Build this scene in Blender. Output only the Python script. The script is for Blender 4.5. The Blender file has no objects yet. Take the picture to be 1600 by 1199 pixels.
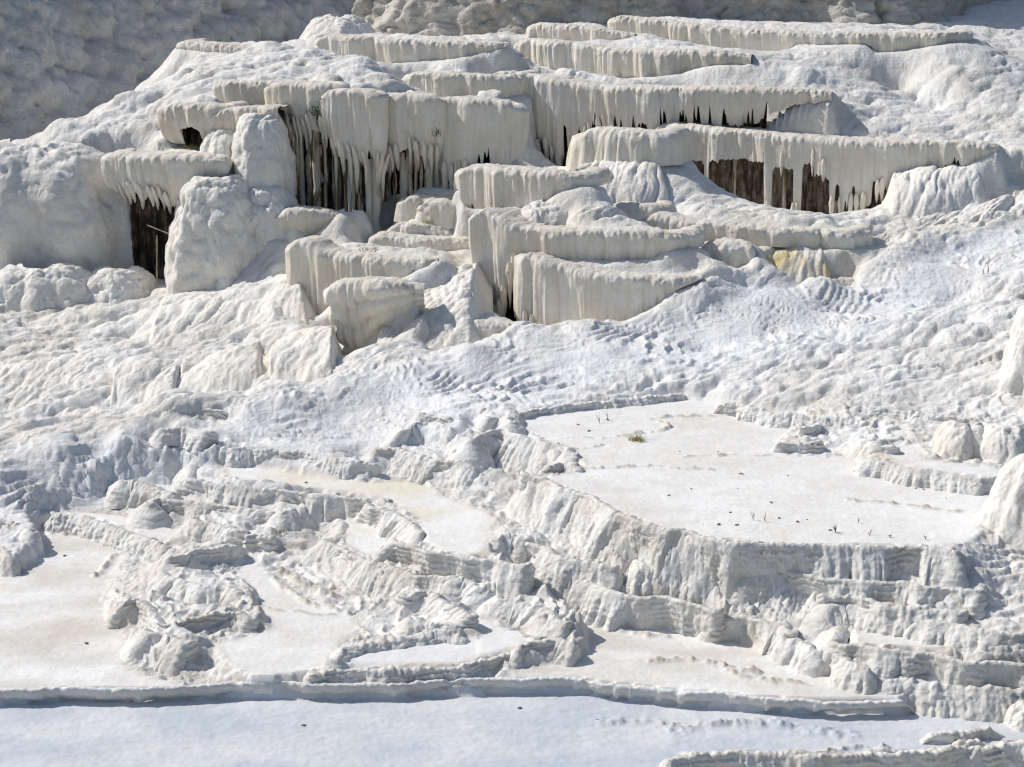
import bpy, math
import numpy as np
from mathutils import Vector

# ------------------------------------------------------------------ camera, sky, sun, exposure
scene = bpy.context.scene
COL = scene.collection
CAM_H, PITCH, VFOV = 20.0, math.radians(15.0), math.radians(22.0)
FPX = 599.5 / math.tan(VFOV / 2)
cam_d = bpy.data.cameras.new("camera")
cam = bpy.data.objects.new("camera", cam_d); COL.objects.link(cam)
cam.location = (0, 0, CAM_H); cam.rotation_euler = (math.pi / 2 - PITCH, 0, 0)
cam_d.sensor_fit = 'HORIZONTAL'; cam_d.angle = 2 * math.atan(800 / FPX)
cam_d.clip_start = 0.5; cam_d.clip_end = 2000
scene.camera = cam

SUN_EL, SUN_AZ = math.radians(44), math.radians(-70)      # azimuth from +Y, negative = left
world = bpy.data.worlds.new("World"); scene.world = world; world.use_nodes = True
wn = world.node_tree; bg = wn.nodes["Background"]
sky = wn.nodes.new("ShaderNodeTexSky"); sky.sky_type = 'NISHITA'; sky.sun_disc = False
sky.sun_elevation = SUN_EL; sky.sun_rotation = SUN_AZ; sky.air_density = 1.0; sky.dust_density = 1.6
wn.links.new(sky.outputs[0], bg.inputs[0]); bg.inputs[1].default_value = 0.095
sd = bpy.data.lights.new("sun", 'SUN'); sd.energy = 3.6; sd.angle = math.radians(0.55); sd.color = (1.0, 0.96, 0.90)
sun = bpy.data.objects.new("sun", sd); COL.objects.link(sun); sun.location = (-40, 90, 60)
Ldir = Vector((math.sin(SUN_AZ) * math.cos(SUN_EL), math.cos(SUN_AZ) * math.cos(SUN_EL), math.sin(SUN_EL)))
sun.rotation_euler = Ldir.to_track_quat('Z', 'Y').to_euler()
vs = scene.view_settings; vs.view_transform = 'Standard'; vs.look = 'None'; vs.exposure = 0.03; vs.gamma = 1.0
scene.render.engine = 'CYCLES'
scene.cycles.use_denoising = True
scene.cycles.pixel_filter_type = 'BLACKMAN_HARRIS'; scene.cycles.filter_width = 1.2
scene.cycles.max_bounces = 6; scene.cycles.diffuse_bounces = 5

# ------------------------------------------------------------------ pixel rays (photo pixels 1600 x 1199)
CP, SP = math.cos(PITCH), math.sin(PITCH)
def ray(u, v):
    u = np.asarray(u, float); v = np.asarray(v, float)
    a = u - 800; b = 599.5 - v
    return a, FPX * CP + b * SP, -FPX * SP + b * CP
def at_z(u, v, z):
    a, b, c = ray(u, v); t = (z - CAM_H) / c
    return a * t, b * t, z + 0 * t
def at_d(u, v, d):
    a, b, c = ray(u, v); t = d / b
    return a * t, b * t, CAM_H + c * t
def pxm(d, z=5.0):
    return FPX / math.hypot(d, CAM_H - z)

# ------------------------------------------------------------------ noise
_r = np.random.RandomState(7)
PERM = np.concatenate([_r.permutation(256)] * 3).astype(np.int32)
G2 = np.stack([np.cos(np.arange(256) * 2.399), np.sin(np.arange(256) * 2.399)], 1).astype(np.float32)
_g = _r.normal(size=(256, 3)); G3 = (_g / np.linalg.norm(_g, axis=1)[:, None]).astype(np.float32)
RND = _r.rand(256, 4).astype(np.float32)
def _fade(t): return t * t * t * (t * (t * 6 - 15) + 10)
def pn2(x, y, seed=0):
    x = np.asarray(x, np.float32); y = np.asarray(y, np.float32)
    x0 = np.floor(x); y0 = np.floor(y); fx = x - x0; fy = y - y0
    i = (x0.astype(np.int64) + seed * 37) & 255; j = (y0.astype(np.int64) + seed * 91) & 255
    u = _fade(fx); w = _fade(fy)
    def g(a, b):
        h = PERM[PERM[(i + a) & 255] + ((j + b) & 255)]
        return G2[h, 0] * (fx - a) + G2[h, 1] * (fy - b)
    a = g(0, 0); b = g(1, 0); c = g(0, 1); d = g(1, 1)
    return ((a + u * (b - a)) * (1 - w) + (c + u * (d - c)) * w) * 1.5
def pn3(x, y, z, seed=0):
    x = np.asarray(x, np.float32); y = np.asarray(y, np.float32); z = np.asarray(z, np.float32)
    x0 = np.floor(x); y0 = np.floor(y); z0 = np.floor(z); fx = x - x0; fy = y - y0; fz = z - z0
    i = (x0.astype(np.int64) + seed * 37) & 255; j = (y0.astype(np.int64) + seed * 91) & 255; k = (z0.astype(np.int64) + seed * 53) & 255
    u = _fade(fx); v = _fade(fy); w = _fade(fz)
    def g(a, b, c):
        h = PERM[PERM[PERM[(i + a) & 255] + ((j + b) & 255)] + ((k + c) & 255)]
        return G3[h, 0] * (fx - a) + G3[h, 1] * (fy - b) + G3[h, 2] * (fz - c)
    r = []
    for c in (0, 1):
        a0 = g(0, 0, c); a1 = g(1, 0, c); b0 = g(0, 1, c); b1 = g(1, 1, c)
        r.append((a0 + u * (a1 - a0)) * (1 - v) + (b0 + u * (b1 - b0)) * v)
    return (r[0] * (1 - w) + r[1] * w) * 1.6
def fbm2(x, y, oct=4, seed=0, gain=0.5):
    s = 0; a = 1.0
    for o in range(oct):
        s = s + a * pn2(x, y, seed + o * 5); x = x * 2.03 + 11.3; y = y * 2.03 - 7.7; a *= gain
    return s
def fbm3(x, y, z, oct=4, seed=0, gain=0.5):
    s = 0; a = 1.0
    for o in range(oct):
        s = s + a * pn3(x, y, z, seed + o * 5); x = x * 2.03 + 11.3; y = y * 2.03 - 7.7; z = z * 2.03 + 3.1; a *= gain
    return s
def wor2(x, y, seed=0):
    x = np.asarray(x, np.float32); y = np.asarray(y, np.float32)
    x0 = np.floor(x); y0 = np.floor(y); f1 = np.full(x.shape, 9.0, np.float32); f2 = f1.copy()
    for a in (-1, 0, 1):
        for b in (-1, 0, 1):
            h = PERM[PERM[(x0.astype(np.int64) + a + seed * 17) & 255] + ((y0.astype(np.int64) + b + seed * 29) & 255)]
            d = (x0 + a + RND[h, 0] - x) ** 2 + (y0 + b + RND[h, 1] - y) ** 2
            f2 = np.minimum(f2, np.maximum(f1, d)); f1 = np.minimum(f1, d)
    return np.sqrt(f1), np.sqrt(f2)
def wor3(x, y, z, seed=0):
    x = np.asarray(x, np.float32); y = np.asarray(y, np.float32); z = np.asarray(z, np.float32)
    x0 = np.floor(x); y0 = np.floor(y); z0 = np.floor(z); f1 = np.full(x.shape, 9.0, np.float32); f2 = f1.copy()
    xi = x0.astype(np.int64) + seed * 17; yi = y0.astype(np.int64) + seed * 29; zi = z0.astype(np.int64) + seed * 43
    for a in (-1, 0, 1):
        for b in (-1, 0, 1):
            for c in (-1, 0, 1):
                h = PERM[PERM[PERM[(xi + a) & 255] + ((yi + b) & 255)] + ((zi + c) & 255)]
                d = (x0 + a + RND[h, 0] - x) ** 2 + (y0 + b + RND[h, 1] - y) ** 2 + (z0 + c + RND[h, 2] - z) ** 2
                f2 = np.minimum(f2, np.maximum(f1, d)); f1 = np.minimum(f1, d)
    return np.sqrt(f1), np.sqrt(f2)
def pillow(f1): return np.sqrt(np.clip(1 - f1 * f1 * 1.15, 0, 1))
def sst(a, b, x):
    t = np.clip((x - a) / (b - a), 0, 1); return t * t * (3 - 2 * t)

# ------------------------------------------------------------------ materials
def new_mat(name):
    m = bpy.data.materials.new(name); m.use_nodes = True
    nt = m.node_tree; b = nt.nodes["Principled BSDF"]
    b.inputs["Roughness"].default_value = 0.9; b.inputs["Specular IOR Level"].default_value = 0.2
    return m, nt, b
def nd(nt, t, **kw):
    n = nt.nodes.new(t)
    for k, v in kw.items():
        if k in n.inputs: n.inputs[k].default_value = v
        else: setattr(n, k, v)
    return n
def ramp(nt, fac, stops):
    r = nt.nodes.new("ShaderNodeValToRGB"); e = r.color_ramp.elements
    e[0].position, e[0].color = stops[0][0], (*stops[0][1], 1)
    e[1].position, e[1].color = stops[-1][0], (*stops[-1][1], 1)
    for p, c in stops[1:-1]:
        x = e.new(p); x.color = (*c, 1)
    nt.links.new(fac, r.inputs[0]); return r.outputs[0]
def mixc(nt, fac, a, b):
    m = nt.nodes.new("ShaderNodeMix"); m.data_type = 'RGBA'
    for s, v in ((0, fac), (6, a), (7, b)):
        if hasattr(v, 'is_output'): nt.links.new(v, m.inputs[s])
        elif s == 0: m.inputs[0].default_value = v
        else: m.inputs[s].default_value = (*v, 1)
    return m.outputs[2]
def noise(nt, scale, detail=5, rough=0.55, vec=None, stretch=None, ridged=False):
    n = nd(nt, "ShaderNodeTexNoise", Scale=scale, Detail=detail, Roughness=rough)
    if ridged: n.noise_type = 'RIDGED_MULTIFRACTAL'
    g = nt.nodes.new("ShaderNodeNewGeometry"); v = g.outputs["Position"]
    if stretch:
        mp = nd(nt, "ShaderNodeMapping"); mp.inputs["Scale"].default_value = stretch
        nt.links.new(v, mp.inputs[0]); v = mp.outputs[0]
    nt.links.new(v, n.inputs["Vector"]); return n.outputs[0]
def bump(nt, b, layers):
    prev = None
    for h, strength, dist in layers:
        x = nd(nt, "ShaderNodeBump", Strength=strength, Distance=dist); nt.links.new(h, x.inputs["Height"])
        if prev: nt.links.new(prev, x.inputs["Normal"])
        prev = x.outputs[0]
    nt.links.new(prev, b.inputs["Normal"])
def attr(nt, name):
    a = nd(nt, "ShaderNodeAttribute", attribute_name=name); return a.outputs["Fac"]

def travertine(name, white, beige, rough_bump=1.0, amt=(0.46, 0.72), fine=1.0, attrs=False, drip=0.0, flow=0.0):
    m, nt, b = new_mat(name)
    big = noise(nt, 0.35, 6, 0.6); mid = noise(nt, 2.2, 6, 0.65); small = noise(nt, 11, 6, 0.6)
    f = nd(nt, "ShaderNodeMath", operation='MULTIPLY_ADD'); nt.links.new(mid, f.inputs[0]); f.inputs[1].default_value = 0.5
    f2 = nd(nt, "ShaderNodeMath", operation='MULTIPLY'); nt.links.new(big, f2.inputs[0]); f2.inputs[1].default_value = 0.55
    nt.links.new(f2.outputs[0], f.inputs[2])
    c = ramp(nt, f.outputs[0], [(amt[0], white), (amt[1], beige)])
    sp = ramp(nt, small, [(0.3, (0.80, 0.79, 0.77)), (0.55, (1, 1, 1))])
    mm = nt.nodes.new("ShaderNodeMix"); mm.data_type = 'RGBA'; mm.blend_type = 'MULTIPLY'; mm.inputs[0].default_value = 0.6
    nt.links.new(c, mm.inputs[6]); nt.links.new(sp, mm.inputs[7]); c = mm.outputs[2]
    if drip:
        sk = noise(nt, 1.0, 5, 0.6, stretch=(7, 7, 0.45)); sk = ramp(nt, sk, [(0.46, (0, 0, 0)), (0.66, (1, 1, 1))])
        hb = noise(nt, 1.0, 4, 0.6, stretch=(0.5, 0.5, 5)); hb = ramp(nt, hb, [(0.5, (0, 0, 0)), (0.72, (1, 1, 1))])
        c = mixc(nt, sk, c, (0.73, 0.68, 0.585)); 
        m2 = nd(nt, "ShaderNodeMath", operation='MULTIPLY'); nt.links.new(hb, m2.inputs[0]); m2.inputs[1].default_value = .35
        c = mixc(nt, m2.outputs[0], c, (0.68, 0.64, 0.57))
    if attrs:
        c = mixc(nt, attr(nt, "cream"), c, (0.74, 0.66, 0.50))
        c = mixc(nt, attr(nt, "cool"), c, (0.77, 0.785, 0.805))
        c = mixc(nt, attr(nt, "beige"), c, (0.56, 0.50, 0.42))
        c = mixc(nt, attr(nt, "slate"), c, (0.54, 0.58, 0.635))
        c = mixc(nt, attr(nt, "algae"), c, (0.56, 0.46, 0.20))
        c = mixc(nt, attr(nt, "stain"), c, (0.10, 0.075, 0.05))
    nt.links.new(c, b.inputs["Base Color"])
    lay = [(noise(nt, 5, 6, 0.6), 0.55 * rough_bump, 0.09), (noise(nt, 6, 5, 0.55, ridged=True), 0.8 * rough_bump, 0.045), (noise(nt, 26, 5, 0.7), 0.75 * fine, 0.03)]
    if drip: lay.insert(0, (noise(nt, 1.0, 4, 0.55, stretch=(9, 9, 0.7)), drip, 0.05))
    if flow:
        fn = nd(nt, "ShaderNodeTexNoise", Scale=1.0, Detail=5, Roughness=0.55); fn.noise_type = 'RIDGED_MULTIFRACTAL'
        g = nt.nodes.new("ShaderNodeNewGeometry"); mp = nd(nt, "ShaderNodeMapping"); mp.inputs["Rotation"].default_value = (0, 0, math.radians(50)); mp.inputs["Scale"].default_value = (4.2, 1.3, 1.6)
        nt.links.new(g.outputs["Position"], mp.inputs[0]); nt.links.new(mp.outputs[0], fn.inputs["Vector"]); lay.insert(0, (fn.outputs[0], flow, 0.07))
    bump(nt, b, lay)
    return m
WHITE, BEIGE = (0.80, 0.785, 0.75), (0.66, 0.61, 0.53)
MAT = {}
MAT['ground'] = travertine("travertine_ground", (0.82, 0.81, 0.785), (0.60, 0.56, 0.50), 0.85, attrs=True, flow=.45)
MAT['wall'] = travertine("travertine_rim", (0.82, 0.81, 0.78), (0.60, 0.56, 0.49), 1.0, attrs=True)
MAT['floor'] = travertine("travertine_pool_floor", (0.87, 0.865, 0.85), (0.74, 0.70, 0.63), 0.2, (0.46, 0.74), 0.6, attrs=True)
MAT['ledge'] = travertine("travertine_ledge", (0.85, 0.83, 0.785), (0.76, 0.70, 0.60), 0.35, attrs=True, drip=.7)
MAT['mound'] = travertine("travertine_flowstone", (0.84, 0.82, 0.78), (0.72, 0.67, 0.59), 0.85, attrs=True, flow=.7)
MAT['shade'] = travertine("travertine_shadow_toned", (0.72, 0.70, 0.66), (0.52, 0.49, 0.44), 1.4, (0.42, 0.68), attrs=True)  # same travertine as the flowstone, with the hillside's shadow darkened into its colour
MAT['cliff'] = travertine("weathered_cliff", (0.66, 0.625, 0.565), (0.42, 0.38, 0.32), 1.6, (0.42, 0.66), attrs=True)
# recess: stained dark rock with vertical streaks
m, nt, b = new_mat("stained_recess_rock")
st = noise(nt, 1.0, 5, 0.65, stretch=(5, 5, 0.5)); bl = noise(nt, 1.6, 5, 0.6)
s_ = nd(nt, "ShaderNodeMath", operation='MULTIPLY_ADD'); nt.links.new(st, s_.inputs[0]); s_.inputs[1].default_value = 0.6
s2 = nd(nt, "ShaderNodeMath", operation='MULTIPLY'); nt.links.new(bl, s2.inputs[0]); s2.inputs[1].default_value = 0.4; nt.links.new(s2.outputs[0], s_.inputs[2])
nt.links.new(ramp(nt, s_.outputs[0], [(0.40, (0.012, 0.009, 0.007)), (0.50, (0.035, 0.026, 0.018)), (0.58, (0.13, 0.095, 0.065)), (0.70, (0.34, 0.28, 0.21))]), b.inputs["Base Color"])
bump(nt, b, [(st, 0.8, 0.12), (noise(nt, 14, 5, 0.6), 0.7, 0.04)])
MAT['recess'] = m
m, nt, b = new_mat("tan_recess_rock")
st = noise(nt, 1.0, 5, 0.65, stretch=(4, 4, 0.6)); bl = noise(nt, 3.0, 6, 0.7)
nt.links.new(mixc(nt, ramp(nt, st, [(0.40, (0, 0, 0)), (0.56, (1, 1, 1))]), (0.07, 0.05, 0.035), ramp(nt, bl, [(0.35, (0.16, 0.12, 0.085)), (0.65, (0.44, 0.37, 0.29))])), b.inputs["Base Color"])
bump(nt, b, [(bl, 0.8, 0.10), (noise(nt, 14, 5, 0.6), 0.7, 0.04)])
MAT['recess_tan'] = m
m, nt, b = new_mat("stained_dripstone")
st = noise(nt, 1.0, 4, 0.6, stretch=(6, 6, 0.35)); 
nt.links.new(ramp(nt, st, [(0.36, (0.05, 0.035, 0.022)), (0.46, (0.26, 0.19, 0.12)), (0.54, (0.60, 0.52, 0.40)), (0.64, (0.74, 0.70, 0.62))]), b.inputs["Base Color"])
bump(nt, b, [(st, 0.5, 0.05), (noise(nt, 14, 4), 0.4, 0.02)])
MAT['column'] = m
def flat(name, c1, c2, scale=8, rough=0.8):
    m, nt, b = new_mat(name); b.inputs["Roughness"].default_value = rough
    nt.links.new(ramp(nt, noise(nt, scale, 3), [(0.35, c1), (0.65, c2)]), b.inputs["Base Color"]); return m
MAT['leaf'] = flat("leaf_green", (0.035, 0.065, 0.018), (0.10, 0.14, 0.04))
MAT['grass'] = flat("grass_yellow_green", (0.22, 0.20, 0.04), (0.44, 0.36, 0.10))
MAT['twig'] = flat("dry_twig", (0.10, 0.075, 0.05), (0.20, 0.16, 0.11))
MAT['stone'] = flat("grey_stone", (0.16, 0.14, 0.12), (0.30, 0.27, 0.23))
MAT['moss'] = flat("moss", (0.10, 0.12, 0.025), (0.26, 0.25, 0.08), 5)
MAT['wood'] = flat("weathered_wood", (0.20, 0.16, 0.12), (0.34, 0.29, 0.23), 6)

# ------------------------------------------------------------------ mesh helpers
def make_mesh(name, V, quads, mat, attrs=None, smooth=True):
    V = np.asarray(V, np.float32); Q = np.asarray(quads, np.int32); k = Q.shape[1]
    me = bpy.data.meshes.new(name); me.vertices.add(len(V)); me.vertices.foreach_set("co", V.ravel())
    me.loops.add(Q.size); me.loops.foreach_set("vertex_index", Q.ravel())
    me.polygons.add(len(Q)); me.polygons.foreach_set("loop_start", np.arange(0, Q.size, k, dtype=np.int32))
    me.polygons.foreach_set("loop_total", np.full(len(Q), k, np.int32))
    me.polygons.foreach_set("use_smooth", np.full(len(Q), smooth, bool))
    for an, av in (attrs or {}).items():
        a = me.attributes.new(an, 'FLOAT', 'POINT'); a.data.foreach_set("value", np.clip(np.asarray(av, np.float32).ravel(), 0, 1))
    me.update(calc_edges=True); me.materials.append(MAT[mat] if isinstance(mat, str) else mat)
    return me
def grid_quads(nr, nc):
    i = np.arange(nr - 1)[:, None] * nc + np.arange(nc - 1)[None, :]
    return np.stack([i, i + 1, i + nc + 1, i + nc], -1).reshape(-1, 4)
def link(name, me, parent=None):
    o = bpy.data.objects.new(name, me); COL.objects.link(o)
    if parent: o.parent = parent
    return o
def tag(o, label, cat, group=None):
    o["label"] = label; o["category"] = cat
    if group: o["group"] = group
    return o
def empty(name, loc, label, cat, group=None):
    e = bpy.data.objects.new(name, None); COL.objects.link(e); e.location = loc; e.empty_display_size = 0.3
    return tag(e, label, cat, group)
def compact(V, Q):
    used = np.unique(Q); mp = np.full(len(V), -1, np.int64); mp[used] = np.arange(len(used))
    return V[used], mp[Q], used

def spline(P, ds):
    """Catmull-Rom through rows of P (columns: x, y, then carried values), resampled every ds metres of plan length."""
    P = np.asarray(P, float)
    if len(P) > 2:
        A = np.vstack([2 * P[0] - P[1], P, 2 * P[-1] - P[-2]]); out = []
        for i in range(1, len(A) - 2):
            t = np.linspace(0, 1, 24, endpoint=False)[:, None]; p0, p1, p2, p3 = A[i - 1], A[i], A[i + 1], A[i + 2]
            out.append(0.5 * (2 * p1 + (p2 - p0) * t + (2 * p0 - 5 * p1 + 4 * p2 - p3) * t ** 2 + (3 * p1 - p0 - 3 * p2 + p3) * t ** 3))
        P = np.vstack(out + [P[-1:]])
    s = np.concatenate([[0], np.cumsum(np.hypot(*np.diff(P[:, :2], axis=0).T))])
    n = max(8, int(s[-1] / ds)); t = np.linspace(0, s[-1], n)
    return t, np.stack([np.interp(t, s, P[:, k]) for k in range(P.shape[1])], 1)
def smooth1(a, n):
    if n < 2: return a
    k = np.hanning(n + 2)[1:-1]; k /= k.sum(); pad = n
    ap = np.pad(a, ((pad, pad),) + ((0, 0),) * (a.ndim - 1), mode='edge')
    if a.ndim == 1: return np.convolve(ap, k, 'same')[pad:-pad]
    return np.stack([np.convolve(ap[:, j], k, 'same')[pad:-pad] for j in range(a.shape[1])], 1)
def normals2(C, n=9):
    T = np.gradient(C[:, :2], axis=0); T /= np.linalg.norm(T, axis=1)[:, None] + 1e-9
    T = smooth1(T, n); T /= np.linalg.norm(T, axis=1)[:, None] + 1e-9
    return np.stack([T[:, 1], -T[:, 0]], 1)

# ------------------------------------------------------------------ layout tables
# pools: key -> (level, outline in photo pixels, colour attrs, label)
POOLS = {
 'fore': (-0.8, [(-300,1093),(0,1093),(300,1092),(620,1090),(900,1083),(1060,1100),(1230,1112),(1330,1116),(1410,1110),(1500,1096),(1750,1090),(1750,1150),(1600,1158),(1500,1166),(1440,1173),(1280,1178),(1160,1174),(1064,1179),(1020,1205),(600,1250),(-300,1250)], dict(slate=1.0),
          "wide bluish white pool floor across the whole foreground"),
 'left': (-0.5, [(-200,905),(0,900),(62,862),(56,830),(130,816),(195,858),(165,925),(165,960),(205,1005),(195,1042),(285,1071),(100,1076),(-200,1080)], dict(beige=.55),
          "pale pool floor at the left edge above the long foreground rim"),
 'mid': (-0.2, [(365,892),(400,880),(425,897),(470,930),(548,957),(560,985),(530,1010),(505,1042),(440,1055),(392,1057),(345,1028),(335,1003),(400,992),(420,982),(402,950),(395,925),(370,905)], dict(beige=.35),
         "white pool floor just right of the small stepped island with dark shadows"),
 'crescent': (-0.15, [(533,1041),(545,1018),(600,1005),(690,994),(748,1000),(738,1034),(640,1041)], dict(cool=.6),
         "small bluish basin inside a low crescent rim near bottom centre"),
 'nook': (-0.12, [(700,966),(745,960),(800,985),(830,1004),(790,1015),(755,1028),(750,998),(735,985)], dict(cool=.4),
         "small bluish pool floor between two crumbly mounds near bottom centre"),
 'right': (-0.4, [(890,950),(960,965),(1060,975),(1150,1000),(1200,1022),(1260,1047),(1320,1062),(1400,1077),(1400,1092),(1230,1090),(1060,1078),(960,1068),(900,1058),(800,1056),(770,1050),(860,1037),(915,1022),(915,1000),(900,975)], dict(beige=.6),
         "broad beige streaked pool floor right of centre above the long foreground rim"),
 'strip': (-0.1, [(60,800),(120,797),(200,804),(225,814),(285,828),(287,846),(230,836),(165,815),(110,804)], dict(cool=.15),
         "narrow white pool floor strip above the left edge pool"),
 'small': (0.4, [(537,812),(570,820),(610,835),(640,850),(655,866),(640,878),(615,880),(575,868),(545,855),(540,835)], dict(),
         "tiny white pool floor below the yellowish pool rim left of centre"),
 'yellow': (0.9, [(345,722),(400,728),(480,742),(560,752),(640,752),(690,772),(730,786),(775,806),(772,845),(755,868),(700,864),(668,848),(652,817),(612,783),(540,770),(470,762),(400,755),(350,748)], dict(cream=.65),
         "cream coloured winding pool floor left of the big white pool"),
 'big': (2.0, [(812,655),(870,640),(960,632),(1060,622),(1180,640),(1262,655),(1215,690),(1240,712),(1330,716),(1370,741),(1450,757),(1562,770),(1545,800),(1530,835),(1500,850),(1400,853),(1300,852),(1200,849),(1120,842),(1060,830),(1000,812),(940,789),(900,768),(870,757),(840,744),(880,741),(905,730),(908,715),(880,698),(825,677)], dict(beige=.12),
         "largest bright white pool floor at right with dry twigs and a grass tuft"),
 'upper_right': (2.4, [(1378,703),(1420,692),(1452,705),(1445,716),(1500,724),(1592,737),(1570,748),(1480,738),(1400,724)], dict(cool=.15),
         "small white pool floor raised above the right end of the largest pool"),
 'step_basin': (0.35, [(1326,986),(1350,978),(1420,992),(1490,1006),(1480,1014),(1400,1012),(1340,1004)], dict(),
         "small basin floor in the stepped rims at lower right"),
}
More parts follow.
